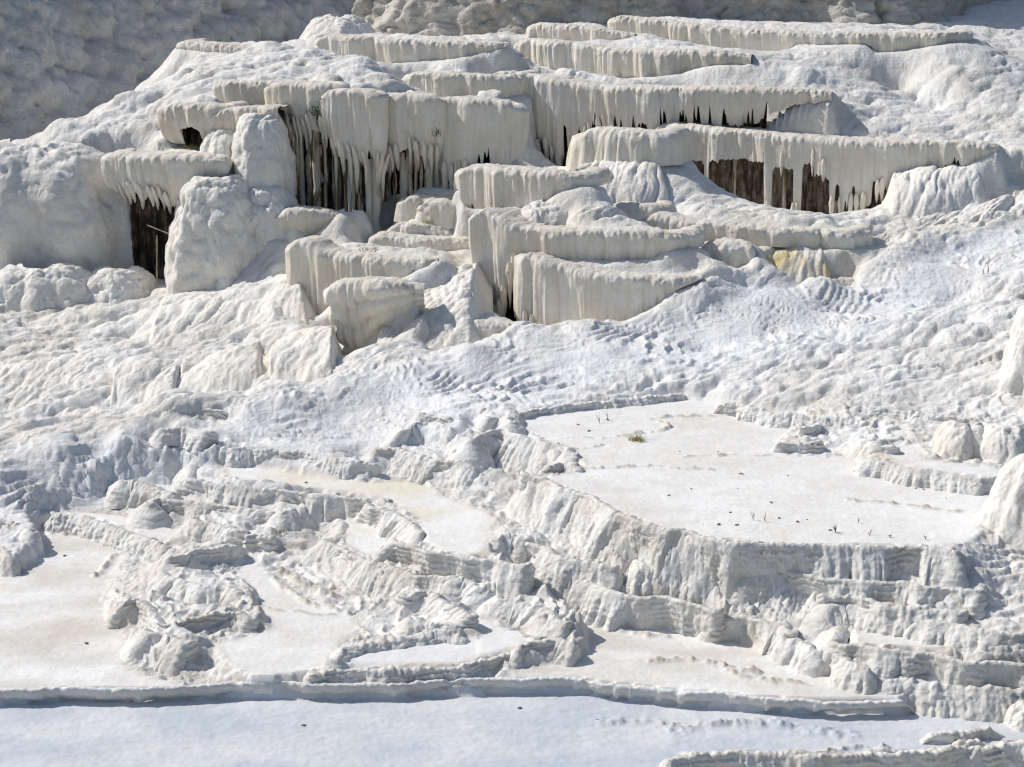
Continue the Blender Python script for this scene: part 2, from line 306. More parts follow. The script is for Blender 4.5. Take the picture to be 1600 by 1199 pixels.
# rim walls: (owner pool or None, crest level, flare, style, [(u, v, drop m)...], label)   outward = right-hand side of travel
WALLS = [
 ('fore_rim', None, -0.38, -0.24, 'bar', [(-220,1082,.42),(0,1079,.42),(101,1077,.42),(216,1076,.42),(304,1073,.42),(425,1067,.44),(491,1071,.42),(616,1069,.42),(690,1064,.42),(805,1061,.42),(899,1062,.40),(962,1072,.40),(1030,1077,.40),(1064,1082,.40),(1131,1086,.40),(1199,1091,.38),(1232,1094,.36),(1273,1097,.34),(1316,1099,.32),(1408,1096,.26),(1440,1090,.1)],
   "long low dark-faced rim crossing the foreground with white drip gaps"),
 ('edge_rim', None, -0.66, 0.10, 'rough', [(1015,1205,.5),(1064,1180,.8),(1158,1175,.9),(1212,1175,.9),(1279,1180,.9),(1441,1174,.9),(1499,1167,.9),(1600,1160,.9),(1720,1155,.9)],
   "rough shaded rim cut off by the bottom right corner of the frame"),
 ('bit_rim', None, -0.55, 0.06, 'rough', [(1418,1146,.2),(1450,1146,.24),(1478,1143,.24),(1539,1137,.24),(1585,1135,.2)],
   "upper of two short broken rims at lower right foreground"),
 ('bit_rim2', None, -0.62, -0.08, 'rough', [(1482,1151,.12),(1510,1155,.16),(1546,1154,.14)],
   "lower and shorter of two broken rims at lower right foreground"),
 ('left_rock', 'left', 0.15, 0.30, 'rough', [(-90,795,.6),(-30,806,.62),(5,814,.64),(32,818,.64),(50,832,.6),(60,856,.5)],
   None),
 ('left_rock2', 'left', 0.0, 0.25, 'rough', [(-90,840,.5),(-20,850,.5),(5,856,.5),(20,880,.45)], None),
 ('island_a', 'mid', 0.30, 0.20, 'rough', [(243,880,.4),(262,869,.5),(300,862,.5),(345,852,.5),(372,850,.5),(386,860,.4)], None),
 ('island_b', 'mid', 0.22, 0.35, 'flute', [(236,884,.4),(255,896,.45),(275,904,.5),(321,914,.45),(358,917,.45),(390,934,.3)], None),
 ('island_c', 'mid', 0.18, 0.20, 'rough', [(168,955,.5),(190,941,.6),(216,936,.6),(236,950,.5),(252,973,.42),(304,965,.4),(358,954,.4),(395,961,.38),(412,980,.25)], None),
 ('island_d', 'mid', 0.16, 0.45, 'flute', [(214,992,.5),(229,985,.66),(262,992,.68),(294,1001,.68),(308,1014,.5)], None),
 ('mid_front', 'mid', -0.13, 0.06, 'rough', [(444,1057,.3),(490,1049,.36),(528,1045,.36),(565,1045,.36),(602,1046,.36),(625,1044,.34),(645,1042,.34),(665,1042,.34),(737,1038,.34),(760,1031,.33),(795,1019,.3),(830,1021,.28)], None),
 ('crescent_l', 'crescent', 0.05, 0.15, 'crumb', [(508,1046,.2),(520,1030,.25),(535,1016,.25),(569,1004,.22),(609,998,.2),(660,990,.2),(700,988,.2),(750,996,.15)], None),
 ('nook_r', 'nook', 0.1, 0.25, 'rough', [(795,1018,.2),(812,1008,.36),(840,1000,.42),(872,998,.42),(900,1006,.4),(914,1018,.25)], None),
 ('nook_l', 'nook', 0.15, 0.30, 'crumb', [(616,975,.3),(640,968,.35),(672,972,.35),(700,975,.3),(740,985,.3)], None),
 ('strip_rim', 'strip', -0.03, 0.30, 'crumb', [(54,804,.4),(90,803,.42),(125,806,.42),(169,819,.42),(216,836,.42),(255,851,.4),(285,862,.3)], None),
 ('tier_a', None, 0.52, 0.45, 'flute', [(214,805,.35),(232,786,.5),(250,778,.55),(290,782,.55),(337,787,.55),(380,792,.55),(425,799,.5),(448,812,.3)],
   "fluted step below the left end of the cream pool"),
 ('tier_b', None, 0.62, 0.30, 'rough', [(160,775,.4),(186,752,.5),(215,752,.5),(250,763,.5),(290,776,.45)],
   "bluish crumbly step above the narrow strip pool at left"),
 ('tier_c', None, 0.30, 0.30, 'rough', [(286,825,.3),(303,810,.45),(340,818,.5),(375,828,.5),(398,842,.4)],
   "low rounded step left of the small dark square hollow"),
 ('tier_d', None, 0.32, 0.10, 'rough', [(366,840,.4),(385,835,.5),(404,834,.5),(425,838,.45),(450,848,.3)],
   "small square-cut shaded step between strip pool and island"),
 ('yellow_rim', 'yellow', 0.97, 0.35, 'flute', [(318,716,.3),(300,728,.5),(297,745,.62),(325,753,.65),(368,758,.62),(415,762,.6),(460,768,.58),(501,772,.55),(560,777,.55),(602,780,.5),(620,797,.3)], None),
 ('yellow_rim2', 'yellow', 0.98, 0.40, 'flute', [(560,800,.4),(575,789,.55),(600,796,.58),(625,804,.58),(645,820,.55),(658,832,.5),(668,850,.35)], None),
 ('yellow_rim3', 'yellow', 0.96, 0.40, 'flute', [(596,862,.35),(616,843,.52),(640,851,.56),(670,860,.58),(721,868,.58),(771,875,.58),(822,881,.52),(850,892,.3)], None),
 ('small_rim', 'small', 0.46, 0.45, 'flute', [(522,800,.4),(536,818,.5),(528,838,.55),(508,844,.66),(525,853,.7),(545,861,.7),(575,875,.7),(616,886,.68),(653,898,.62),(704,903,.5),(740,915,.3)], None),
 ('small_rim2', 'small', 0.62, 0.40, 'rough', [(418,812,.3),(440,800,.45),(480,790,.5),(510,790,.5),(528,806,.4)], None),
 ('back_a', 'yellow', 1.42, 0.22, 'rough', [(335,702,.3),(345,698,.4),(380,700,.46),(418,701,.48),(466,705,.46),(500,712,.46),(540,718,.46),(586,723,.46),(598,742,.25)], None),
 ('back_b', 'yellow', 1.55, 0.50, 'rough', [(575,715,.4),(592,700,.6),(620,700,.65),(650,709,.65),(690,717,.62),(725,723,.58),(765,728,.4)], None),
 ('back_c', None, 1.92, 0.45, 'rough', [(615,690,.3),(632,672,.5),(652,660,.55),(697,664,.55),(751,671,.5),(775,680,.3)],
   "crumbly step behind the cream pool with a bluish cap"),
 ('back_d', None, 2.15, 0.20, 'rough', [(640,652,.25),(655,645,.32),(687,650,.32),(720,660,.2)],
   "small dark capped ledge in the jumbled slope left of the largest pool"),
 ('back_f', None, 1.85, 0.25, 'flute', [(225,676,.2),(250,669,.3),(290,668,.32),(330,674,.3),(345,685,.2)],
   "low grey step below the flat block at the foot of the flowstone"),
 ('flat_block', None, 1.90, 0.06, 'flute', [(236,643,.35),(245,639,.42),(270,637,.42),(310,638,.40),(345,640,.35),(375,641,.2)],
   "pale flat-topped block at the foot of the left flowstone"),
 ('big_back', 'big', 2.22, 0.12, 'rough', [(735,632,.2),(770,640,.28),(805,645,.3),(840,638,.3),(868,634,.25),(905,630,.2),(980,622,.18),(1050,615,.18),(1090,612,.1)], None),
 ('big_left', 'big', 2.14, 0.60, 'flute', [(722,712,.5),(735,686,.85),(752,678,.95),(781,671,1.0),(815,680,1.0),(849,690,1.0),(880,697,.9),(900,708,.6),(906,722,.35)], None),
 ('big_knob', 'big', 2.35, 0.35, 'rough', [(742,668,.4),(762,652,.55),(785,648,.55),(800,658,.5),(806,672,.35)], None),
 ('big_tooth', 'big', 2.15, 0.10, 'rough', [(824,741,.3),(850,731,.3),(880,722,.28),(905,728,.26),(906,740,.18)], None),
 ('big_front', 'big', 2.05, 0.55, 'flute', [(850,731,1.0),(832,733,1.2),(821,738,1.25),(850,749,1.25),(885,763,1.25),(919,773,1.25),(962,797,1.25),(1003,815,1.2),(1047,825,1.15),(1070,829,1.1),(1118,841,1.0),(1165,848,.95),(1249,850,.9),(1300,852,.85),(1408,853,.85),(1458,856,.8),(1492,862,.7),(1508,884,.3)], None),
 ('foot_pool', None, 0.98, 0.30, 'rough', [(818,862,.3),(828,847,.5),(850,855,.52),(871,866,.52),(922,877,.52),(960,884,.5),(995,892,.3)],
   "narrow rimmed step hugging the foot of the largest pool's fluted wall"),
 ('foot_block', None, 1.05, 0.25, 'rough', [(768,856,.3),(776,838,.42),(800,835,.45),(830,840,.42),(845,850,.25)],
   "squat tan block at the left foot of the tall fluted wall"),
 ('tier_g', None, 0.52, 0.40, 'flute', [(828,905,.4),(841,888,.55),(870,893,.58),(902,900,.6),(930,912,.6),(962,925,.6),(1000,931,.6),(1040,935,.58),(1084,942,.55),(1120,952,.45),(1150,965,.25)],
   "crumbly step running below the largest pool toward lower right"),
 ('tier_h', None, 0.30, 0.45, 'flute', [(1112,985,.4),(1135,962,.55),(1160,962,.58),(1182,968,.58),(1215,975,.55),(1239,985,.5),(1258,1000,.35)],
   "rounded step above the beige streaked pool at lower right"),
 ('tier_ta', None, 1.30, 0.30, 'flute', [(1150,908,.5),(1165,884,.75),(1190,885,.8),(1225,890,.8),(1279,900,.75),(1347,906,.7),(1408,910,.65),(1451,915,.6),(1500,919,.6),(1532,921,.5),(1545,935,.2)],
   "uppermost grey step right below the largest pool's shaded wall"),
 ('tier_tb', None, 1.0, 0.20, 'rough', [(1270,938,.2),(1286,927,.35),(1320,929,.38),(1357,935,.36),(1404,947,.36),(1450,949,.34),(1502,951,.3),(1520,958,.15)],
   "second grey step down under the largest pool at right"),
 ('tier_tc', None, 0.78, 0.40, 'flute', [(1268,962,.3),(1290,944,.45),(1320,941,.5),(1350,948,.52),(1414,961,.55),(1450,969,.55),(1482,972,.55),(1543,985,.5),(1600,989,.5),(1680,992,.5)],
   "third step down at right, white and crumbly, running to the frame edge"),
 ('tier_td', 'step_basin', 0.41, 0.40, 'flute', [(1303,966,.3),(1316,978,.35),(1300,1000,.5),(1340,1008,.55),(1414,1017,.55),(1465,1023,.5),(1516,1032,.45),(1586,1036,.4),(1680,1040,.4)], None),
 ('tier_te', None, 0.15, 0.30, 'rough', [(1190,1010,.3),(1225,995,.4),(1250,1002,.42),(1275,1014,.4),(1300,1012,.4),(1330,1035,.35),(1390,1050,.3)],
   "low crumbly mound step bordering the beige pool at lower right"),
 ('tier_tf', None, -0.15, 0.40, 'crumb', [(1300,1058,.25),(1350,1052,.3),(1420,1062,.3),(1480,1070,.28),(1540,1075,.25),(1640,1076,.25)],
   "lowest crumbly step at the right edge above the foreground"),
 ('crumb_a', None, 0.30, 0.50, 'crumb', [(610,950,.3),(632,930,.45),(670,925,.5),(700,940,.45),(735,962,.4),(752,985,.3)],
   "crumbly mound between the white pool and the bluish nook near centre"),
 ('crumb_b', None, 0.30, 0.50, 'crumb', [(765,950,.3),(780,935,.45),(815,940,.5),(850,952,.48),(885,970,.45),(912,1000,.3)],
   "crumbly mound right of the bluish nook with jagged top"),
 ('crumb_c', None, 0.42, 0.40, 'rough', [(690,925,.3),(705,908,.45),(725,905,.48),(750,915,.48),(772,935,.35)],
   "knobbly rock step just under the front of the tiny white pool"),
 ('isle_a', None, 2.28, 0.15, 'rough', [(1206,703,.2),(1216,692,.28),(1245,690,.3),(1280,691,.28),(1290,700,.15)],
   "lower of two small crusty islands in the largest pool's far side"),
 ('isle_b', None, 2.42, 0.25, 'rough', [(1236,684,.2),(1252,668,.28),(1276,661,.3),(1295,670,.2)],
   "upper tan crusty island behind the largest pool"),
 ('ur_rim', 'upper_right', 2.44, 0.25, 'flute', [(1338,728,.3),(1352,716,.42),(1381,722,.46),(1448,734,.46),(1499,742,.44),(1550,745,.42),(1592,748,.35),(1640,750,.3)], None),
 ('ur_rim2', 'upper_right', 2.62, 0.25, 'rough', [(1345,700,.2),(1365,692,.3),(1400,698,.3),(1412,708,.15)], None),
 ('crust_a', None, 2.42, 0.20, 'crumb', [(1105,625,.12),(1160,632,.2),(1215,645,.2),(1300,652,.2),(1380,660,.15)],
   "long low tan crust ridge along the far side of the largest pool"),
 ('crust_b', None, 2.6, 0.20, 'crumb', [(1290,640,.1),(1340,636,.2),(1400,640,.2),(1480,650,.2),(1540,655,.1)],
   "farther low crust ridge at right below the bluish slope"),
]
# overhanging ledges on the cliffs: pts (u, v_top, v_bottom); d = distance at both ends
def LD(key, dl, dr, pts, label, **k):
    return dict(key=key, dl=dl, dr=dr, pts=pts, label=label, **k)
LEDGES = [
 LD('A', 82, 80.6, [(174,242,292),(189,239,302),(215,240,306),(243,241,308),(280,241,330),(304,241,322),(326,242,305),(342,247,280)], "hanging ledge with icicle fringe over a dark cleft at far left", curl=1, curlr=1, teeth=.35, slits=(180,345,4.0,.15,.5), recess=(150,370,440), tuck=.5, stal=(195,320,21,.35)),
 LD('B', 84, 83, [(260,167,215),(272,163,222),(287,161,224),(315,162,224),(340,164,218)], "bulging rounded ledge with a mossy dark hole beneath it", curl=1, tuck=.6, cuts=[(286,313,196)], recess=(270,325,232)),
 LD('C', 83.2, 82, [(341,174,200),(355,169,214),(371,167,216),(400,166,205),(422,165,192),(437,168,186)], "small upturned ledge touching the left side of the shrub ledge", curl=1, tuck=.5, recess=(330,460,300), nor=1),
 LD('D', 86.5, 86, [(338,130,153),(351,126,160),(380,127,163),(418,128,160),(432,131,150)], "small round plate ledge above the mossy hole", curl=1, tuck=.4),
 LD('E', 84.2, 83, [(430,134,175),(445,128,198),(470,129,206),(490,129,200),(510,130,206),(530,133,205)], "tall ledge with a green shrub and brown columns below", curl=1, tuck=.35, recess=(420,545,324), cols=(452,528,10), stal=(452,525,9,.7), teeth=.15),
 LD('F', 83, 82, [(510,147,200),(521,140,232),(540,139,242),(560,140,250),(575,141,258),(592,146,262)], "tall ledge with longest dark stalactites beside the shrub ledge", curl=1, tuck=.35, recess=(500,605,366), cols=(526,600,10), stal=(524,592,12,1.3), slits=(522,595,3.,.3,1.1), teeth=.3),
 LD('G', 83.2, 82.3, [(586,156,200),(594,148,225),(610,146,248),(636,146,244),(655,147,238),(678,149,250),(688,155,235)], "rounded ledge over a brown grooved recess in the middle of the row", curl=1, tuck=.35, recess=(580,700,306), cols=(596,690,9), stal=(598,682,16,.6), cuts=[(626,648,228)], teeth=.25),
 LD('H', 82.8, 82, [(677,165,205),(685,154,256),(704,152,276),(724,153,278),(745,154,256),(771,156,256),(795,159,254),(808,166,240)], "square shouldered ledge right of the row with thin dark slits", curl=1, tuck=.2, slits=(690,765,3.2,.4,1.1), recess=(668,815,292), stal=(692,735,14,.8), teeth=.15),
 LD('I', 92, 87, [(796,130,190),(806,120,210),(827,116,228),(850,118,240),(871,121,256),(898,126,258),(912,128,222),(929,130,204),(960,131,194),(1010,132,198),(1054,133,188),(1120,133,187),(1175,134,186),(1209,136,170),(1249,138,160),(1300,143,156)], "very long ledge with icicle fringe spanning upper centre", curl=1, tuck=.3, slits=(806,1200,3.2,.4,1.3), recess=(802,1180,264), stal=(808,960,25,.8), cuts=[(812,821,212),(829,841,224),(851,865,226),(884,889,190),(902,916,198),(938,944,182),(1003,1012,184)], cols=(812,905,9), teeth=.3),
 LD('J', 91.5, 90.5, [(644,118,140),(656,113,148),(700,114,150),(754,116,154),(778,119,152)], "plain shaded ledge behind the middle of the row", curl=1, tuck=.2),
 LD('K', 92.6, 92.6, [(771,120,150),(778,113,158),(795,112,158),(812,113,150)], "small fluted ledge in the corner left of the longest ledge", curl=1, tuck=.05),
 LD('L', 98, 92.5, [(816,66,90),(827,61,96),(860,62,102),(902,66,114),(962,74,117),(1030,75,114),(1070,76,108),(1118,77,98),(1175,86,100)], "broad smooth shaded ledge second from the top", curl=1, tuck=.25),
 LD('M', 100.5, 98, [(834,41,58),(848,36,62),(912,41,65),(949,46,62),(993,54,58)], "short ledge near the top, left of the topmost one", curl=1, tuck=.2),
 LD('N', 101.5, 95.5, [(964,30,45),(976,25,54),(1057,33,62),(1120,39,74),(1162,43,79),(1222,45,82),(1249,46,68),(1347,49,66),(1370,49,78),(1441,50,72),(1480,51,66)], "topmost long ledge at upper right with a dark underside", curl=1, tuck=.3),
 LD('O', 97, 94.5, [(507,60,80),(516,54,86),(552,55,90),(582,57,95),(636,60,94),(670,62,92),(730,64,86),(795,68,72)], "flat weathered ledge below the dark rear cliff", curl=1, tuck=.1),
 LD('O2', 100, 98, [(290,66,76),(320,65,78),(380,69,82),(440,72,84),(505,75,80)], "thin flat ledge on the skyline of the upper left slope", curl=1, tuck=.1),
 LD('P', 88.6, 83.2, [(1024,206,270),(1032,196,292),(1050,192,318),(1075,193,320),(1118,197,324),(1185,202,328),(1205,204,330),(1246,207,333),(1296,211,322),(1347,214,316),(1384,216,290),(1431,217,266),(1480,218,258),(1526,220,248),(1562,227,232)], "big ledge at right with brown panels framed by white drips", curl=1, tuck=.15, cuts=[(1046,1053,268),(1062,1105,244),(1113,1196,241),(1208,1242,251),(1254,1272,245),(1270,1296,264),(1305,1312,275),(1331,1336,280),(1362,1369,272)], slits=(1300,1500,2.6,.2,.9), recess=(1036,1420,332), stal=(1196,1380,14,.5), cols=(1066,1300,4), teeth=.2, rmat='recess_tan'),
 LD('P2', 90.6, 88.6, [(1045,191,200),(1060,187,202),(1120,188,200),(1190,190,198),(1230,194,198)], "thin rear lip just behind the big brown-panelled ledge", curl=1, tuck=0),
 LD('Q', 85, 83.6, [(912,212,262),(920,204,266),(935,199,266),(980,201,262),(1024,205,255)], "smooth rounded block under the right part of the longest ledge", curl=1, tuck=-.1, round=.45),
 LD('R', 80, 78, [(729,268,300),(738,258,322),(770,259,324),(832,263,322),(860,266,312),(892,271,292)], "blocky ledge with a few slits below the square shouldered one", curl=1, tuck=.15, slits=(735,830,1.0,.15,.4), teeth=.1),
 LD('S', 76.2, 74.4, [(746,338,420),(750,330,450),(760,327,470),(784,337,500),(800,344,440),(820,350,400),(838,352,398),(909,355,400),(956,356,402),(1024,358,401),(1046,364,390)], "upper of two stacked bowl ledges at centre with fluted left side", curl=1, tuck=.25, slits=(748,790,3.0,.2,.7), recess=(770,830,522), stal=(765,815,21,1.0), teeth=.2),
 LD('T', 74.2, 72.6, [(818,402,500),(828,396,516),(845,400,520),(862,405,524),(882,410,518),(922,419,506),(976,425,500),(1010,428,482),(1030,429,468),(1057,430,448),(1096,432,436)], "lower of two stacked bowl ledges at centre, half hidden by bluish slope", curl=1, tuck=.1, slits=(820,870,2.0,.2,.8), recess=(796,840,522), stal=(800,835,10,.9)),
 LD('W', 79, 79, [(955,328,348),(962,319,352),(985,317,353),(1016,320,350)], "small fluted ledge above the right end of the stacked bowls", curl=1, tuck=-.05, round=.3),
 LD('V', 78.6, 76.6, [(1014,342,380),(1026,332,398),(1045,335,400),(1060,338,405),(1100,343,392),(1150,347,386),(1200,352,378),(1260,357,386),(1312,361,388)], "long low fluted ledge left of the yellow stained flow", curl=1, tuck=.0),
 LD('X', 75.6, 75, [(1103,386,408),(1113,376,414),(1140,376,418),(1170,381,410),(1180,388,400)], "little fluted ledge left of the yellow stained flow, below the long one", curl=1, tuck=-.05, round=.3),
 LD('Y', 76.5, 74.6, [(467,383,440),(473,373,490),(490,375,504),(508,387,504),(535,393,462),(575,396,436),(620,400,434),(660,403,418),(684,406,410)], "shallow basin ledge with grassy rim and tall fluted left side", curl=1, tuck=.1),
 LD('Y2', 79, 78.8, [(592,370,390),(600,364,394),(640,367,394),(690,370,390),(742,373,385)], "flat slab ledge behind the grassy basin", curl=1, tuck=.05),
 LD('Y3', 80, 79.8, [(614,358,366),(622,350,370),(650,348,370),(690,355,370),(710,362,372)], "small upper slab behind the flat slab with a tiny grass patch", curl=1, tuck=.05),
 LD('Z', 72, 71, [(527,450,560),(533,438,594),(550,436,598),(575,435,560),(600,436,528),(622,440,524),(642,445,506),(662,450,490)], "bowl ledge with stepped shaded underside below the grassy basin", curl=1, tuck=.5, tiers=1, nor=1),
 LD('AA', 71.6, 71, [(684,506,535),(692,498,562),(710,496,562),(737,498,545),(765,502,528),(797,507,515)], "small pleated ledge left of the lower stacked bowl", curl=1, tuck=.2, slits=(690,725,3,.2,.5), stal=(690,720,9,.4), teeth=.2),
 LD('DD', 80, 80, [(437,338,366),(446,327,372),(461,324,372),(490,326,366),(512,328,350),(527,331,338)], "upturned bowl under the brown columns of the shrub ledge", curl=1, tuck=.6, round=.2),
 LD('CC', 81, 81, [(634,314,346),(640,307,352),(670,307,352),(706,309,348)], "pair of smooth pale blocks under the brown grooved recess", curl=1, tuck=-.05, round=.25),
 LD('CC2', 80.4, 80.4, [(664,322,345),(670,312,354),(690,311,355),(706,314,352),(712,320,345)], "rounded white block leaning at the foot of the square shouldered ledge", curl=1, curlr=1, tuck=-.1, round=.3),
 LD('FF', 75.6, 75.3, [(1244,436,452),(1252,431,458),(1290,433,456),(1332,437,446)], "small square ledge peeking over the bluish slope under the yellow flow", curl=1, tuck=.0),
]
# bulbous flowstone mounds: (key, u, v, d, half width px, half height px, depth m, lobe size m, label, attrs)
MOUNDS = [
 ('m1', 50, 365, 82.5, 205, 130, 3.8, .75, "huge smooth rounded flowstone dome at the left edge", {}),
 ('m5', 55, 478, 79.0, 120, 50, 2.2, .8, "low shaded lump under the huge left dome", {}),
 ('m5b', 185, 485, 79.5, 75, 55, 2.0, .8, "dark shaded lump at the foot of the dark cleft", {}),
 ('m2', 335, 385, 79.5, 90, 100, 2.6, .8, "tall dome right of the dark cleft", {}),
 ('m3', 408, 262, 81.6, 52, 78, 2.0, .8, "smooth dome directly left of the brown columns", dict(cream=.15)),
 ('m3b', 348, 272, 82.4, 50, 66, 1.8, .6, "smooth pale swelling under the small upturned ledge", {}),
 ('m4', 412, 375, 80.3, 62, 78, 2.0, .6, "knobbly flowstone left of the upturned bowl", {}),
 ('m4b', 462, 380, 80.0, 34, 50, 1.4, .5, "narrow bulge under the upturned bowl", {}),
 ('mU', 858, 343, 77.2, 62, 22, 1.6, .4, "hummock resting inside the upper stacked bowl", {}),
 ('m12b', 1120, 448, 75.2, 75, 34, 2.2, .4, "knobbly beige slope right of the stacked bowls", dict(cream=.3)),
 ('mE', 545, 356, 80.6, 36, 22, 1.2, .4, "small pale lump at the foot of the long dark stalactites", {}),
 ('mN', 1290, 72, 97.5, 75, 14, 2.0, .5, "lumpy shaded bulge under the topmost ledge", {}),
 ('mO', 525, 50, 100.5, 60, 20, 2.5, .5, "lumpy white knoll beside the dark rear cliff", {}),
 ('mR1', 1655, 830, 51.6, 118, 108, 2.2, .5, "large smooth flowstone slope at the right edge beside the largest pool", {}),
 ('mR2', 1615, 950, 50.0, 98, 72, 1.6, .5, "smooth flowstone toe at the right edge below the grey steps", {}),
 ('mR3', 1505, 706, 57.6, 52, 40, 1.2, .4, "ribbed grey hummock behind the small raised pool", {}),
 ('mR4', 1575, 712, 57.0, 52, 44, 1.2, .4, "ribbed hummock at the right edge behind the small raised pool", {}),
 ('mD1', 1010, 915, 51.4, 40, 30, .8, .35, "small dome at the foot of the fluted wall's middle", {}),
 ('mD2', 1100, 925, 51.0, 62, 32, .9, .35, "wide low dome left of the grey steps", {}),
 ('mC', 1650, 572, 63.0, 82, 92, 2.0, .45, "fluted white pillar cut off by the right edge", {}),
 ('mF', 1610, 1135, 44.9, 38, 30, .6, .3, "little white lump at the right edge of the foreground", {}),
]
# draped flowstone aprons: (top edge, bottom edge as (u, v, d), bulge m, rib width m, rib length ratio, label, attrs)
APRONS = [
 ([(235,472,78.2),(310,452,78.6),(400,455,78.4),(470,425,78)], [(205,560,72.8),(300,568,72.2),(400,554,72.4),(478,532,72.6)], .7, .5, 4.5, "wide ribbed flowstone apron below the tall dome", dict(cream=.12)),
 ([(195,575,72.4),(240,558,72.8),(305,556,72.8)], [(158,652,67.0),(215,664,66.2),(288,656,66.4)], .9, .36, 5, "rounded ribbed flowstone toe nearest the bottom left", dict(cream=.08)),
 ([(278,556,73),(350,546,73),(432,533,73)], [(262,642,67.2),(340,643,66.7),(425,638,66.8)], .9, .36, 5, "ribbed flowstone toe second from the left", dict(cream=.15)),
 ([(425,532,72.8),(480,512,73),(535,515,72.8)], [(412,636,66.9),(475,632,66.5),(540,614,66.8)], .9, .38, 5, "ribbed flowstone toe beside the stepped bowl", dict(cream=.2)),
 ([(400,455,78),(440,425,78.4),(480,420,78.2)], [(395,535,73.6),(440,540,73.2),(500,520,73.2)], .6, .4, 4, "lobed drape left of the grassy basin's fluted side", dict(cream=.18)),
 ([(620,448,75.4),(690,418,76.2),(765,405,76.4)], [(548,612,68.8),(640,596,68.8),(765,540,69.8)], .8, .40, 1.5, "knobbly apron running down right of the stepped bowl", dict(cream=.2)),
 ([(-70,528,76),(60,524,76.2),(150,526,76.2),(222,538,75.6)], [(-110,700,64),(30,676,65.4),(120,662,66),(185,655,66.5)], .5, .42, 4, "long low wrinkled slope at the left edge below the shaded lumps", dict(cream=.04)),
 ([(905,272,84),(960,240,85.4),(1024,214,86.6)], [(842,326,80.2),(940,334,79.8),(1070,322,81)], .7, .40, 5, "white fan of flowstone spreading left of the big panelled ledge", {}),
 ([(1300,356,80.6),(1450,334,81.6),(1620,295,82.6)], [(1220,450,75.0),(1380,418,77),(1580,370,79.6)], .6, .45, 5, "lobed white slope right of the yellow stained flow", dict(cream=.08)),
 ([(1380,282,84),(1440,262,84.6),(1530,248,85)], [(1365,345,80.6),(1450,352,80.2),(1560,326,81.4)], .8, .55, 4, "rounded lobed shoulder below the right end of the big ledge", {}),
 ([(1120,372,78.2),(1180,366,78.4),(1290,372,78.2)], [(1105,440,75),(1180,452,74.6),(1320,436,75.2)], .5, .5, 4, "yellow stained rounded flow above the bluish slope", dict(cream=.85, algae=.75)),
 ([(-120,240,86),(0,238,86),(120,232,86)], [(-150,300,82),(0,300,81.4),(150,290,81.8)], .5, .5, 3, "scaly shoulder over the huge left dome", {}),
]
# ground control points (u, v, d)
GROUND = [
 # slope crest in front of the gully, left to right
 (-100,735,60),(0,724,60.5),(100,694,61.5),(200,674,62),(300,655,63),(370,638,64),(450,620,65),(540,603,66),(640,574,67),(740,544,68),(830,527,69),(920,510,70),(1050,474,71.5),(1180,454,73),(1280,442,74),(1400,402,76),(1500,374,78),(1600,352,80),(1750,330,82),
 (-100,780,59.2),(60,760,59.8),(160,720,61),(300,690,62.2),(420,670,63),(520,650,64),(620,630,65),(700,610,65.5),(450,690,62),(560,680,62.5),
 (760,600,66),(900,600,65.5),(1100,600,66),(900,550,68),(1100,545,69),(1300,605,65),(1300,545,69),(1300,490,72),(1500,600,64.8),(1500,540,68),(1500,470,73),(1620,640,61.5),(1600,560,66),(1600,480,71),(1700,600,63),(1700,450,73),
 (1450,640,62.5),(1550,660,61),(1700,700,58),
 # gully behind the crest
 (-100,700,63),(0,692,64),(100,662,66),(190,668,65.5),(0,622,69),(120,602,70),(-100,600,70),(0,542,74),(110,532,75.5),(200,545,75),(-120,520,76),
 # upper left slope
 (-150,300,86),(0,242,85.5),(100,203,87),(200,155,89),(300,113,92),(420,77,96),(500,58,99),(150,215,86),(230,200,86.5),(250,150,90),(330,110,94),(450,110,92),(560,105,92),(600,130,89),(480,90,94),(700,105,91),
 # upper right slope
 (1600,300,82.6),(1750,280,84),(1600,200,88),(1600,110,98),(1600,30,108),(1750,100,102),(1750,20,114),(1450,180,91),(1350,112,96),(1500,110,93.5),(1400,160,94),(1520,70,96),(1250,110,92),(1270,178,89),(1590,238,84.2),(1550,15,110),
 (1500,300,82.2),(1450,322,81.4),(1560,282,83),(1420,300,82.6),(1530,262,84.4),
 # hollows behind the crest under the ledges
 (1450,352,80.5),(1360,350,80.5),(1560,330,82),
]
# hidden or low-lying ground (u, distance, height)
HID = [(u, 80, 2.0) for u in (-150,-60,30,110,190)] + [(u, 82, 2.8) for u in (-150,-60,30,110,180)] + [(u, 84.6, 7.3) for u in (-100,0,90)]
HID += [(245, 80, 2.2), (245, 81.5, 2.3), (300,79.5,2.4), (360,80.5,3.0), (420,81.5,3.6), (720,70.8,2.0),(780,71,2.2),(850,71.5,2.5)]
GROUND += [(200,650,66.6),(228,605,69.2),(228,570,71.2),(345,635,67.2),(345,590,69.6),(345,556,72),(478,612,67.6),(478,565,70),(478,522,72.3),(420,505,74.4),(330,512,74.4),(250,525,75),(300,475,77),(400,460,77.4),
  (700,500,73),(740,440,75.4),(690,570,69.6)]
HID += [(825,85,6.0),(860,85,5.9),(895,85,5.9),(830,88,5.8),(870,88,5.8),(850,82,6.4)]
HID += [(-150,92,3.5),(-40,92,4.2),(60,93,5.0),(150,95,6.0),(240,97,6.8),(330,100,7.4),(430,104,8.2),(520,106,8.8),(-150,100,3),(0,100,3.6),(150,103,5),(300,106,6.5)]
BACK = [(x, y, z) for x, y, z in ((-34,110,3.5),(-24,110,4.5),(-14,110,7.5),(0,108,10.4),(15,108,11),(30,112,12),(0,124,14),(30,124,14))]

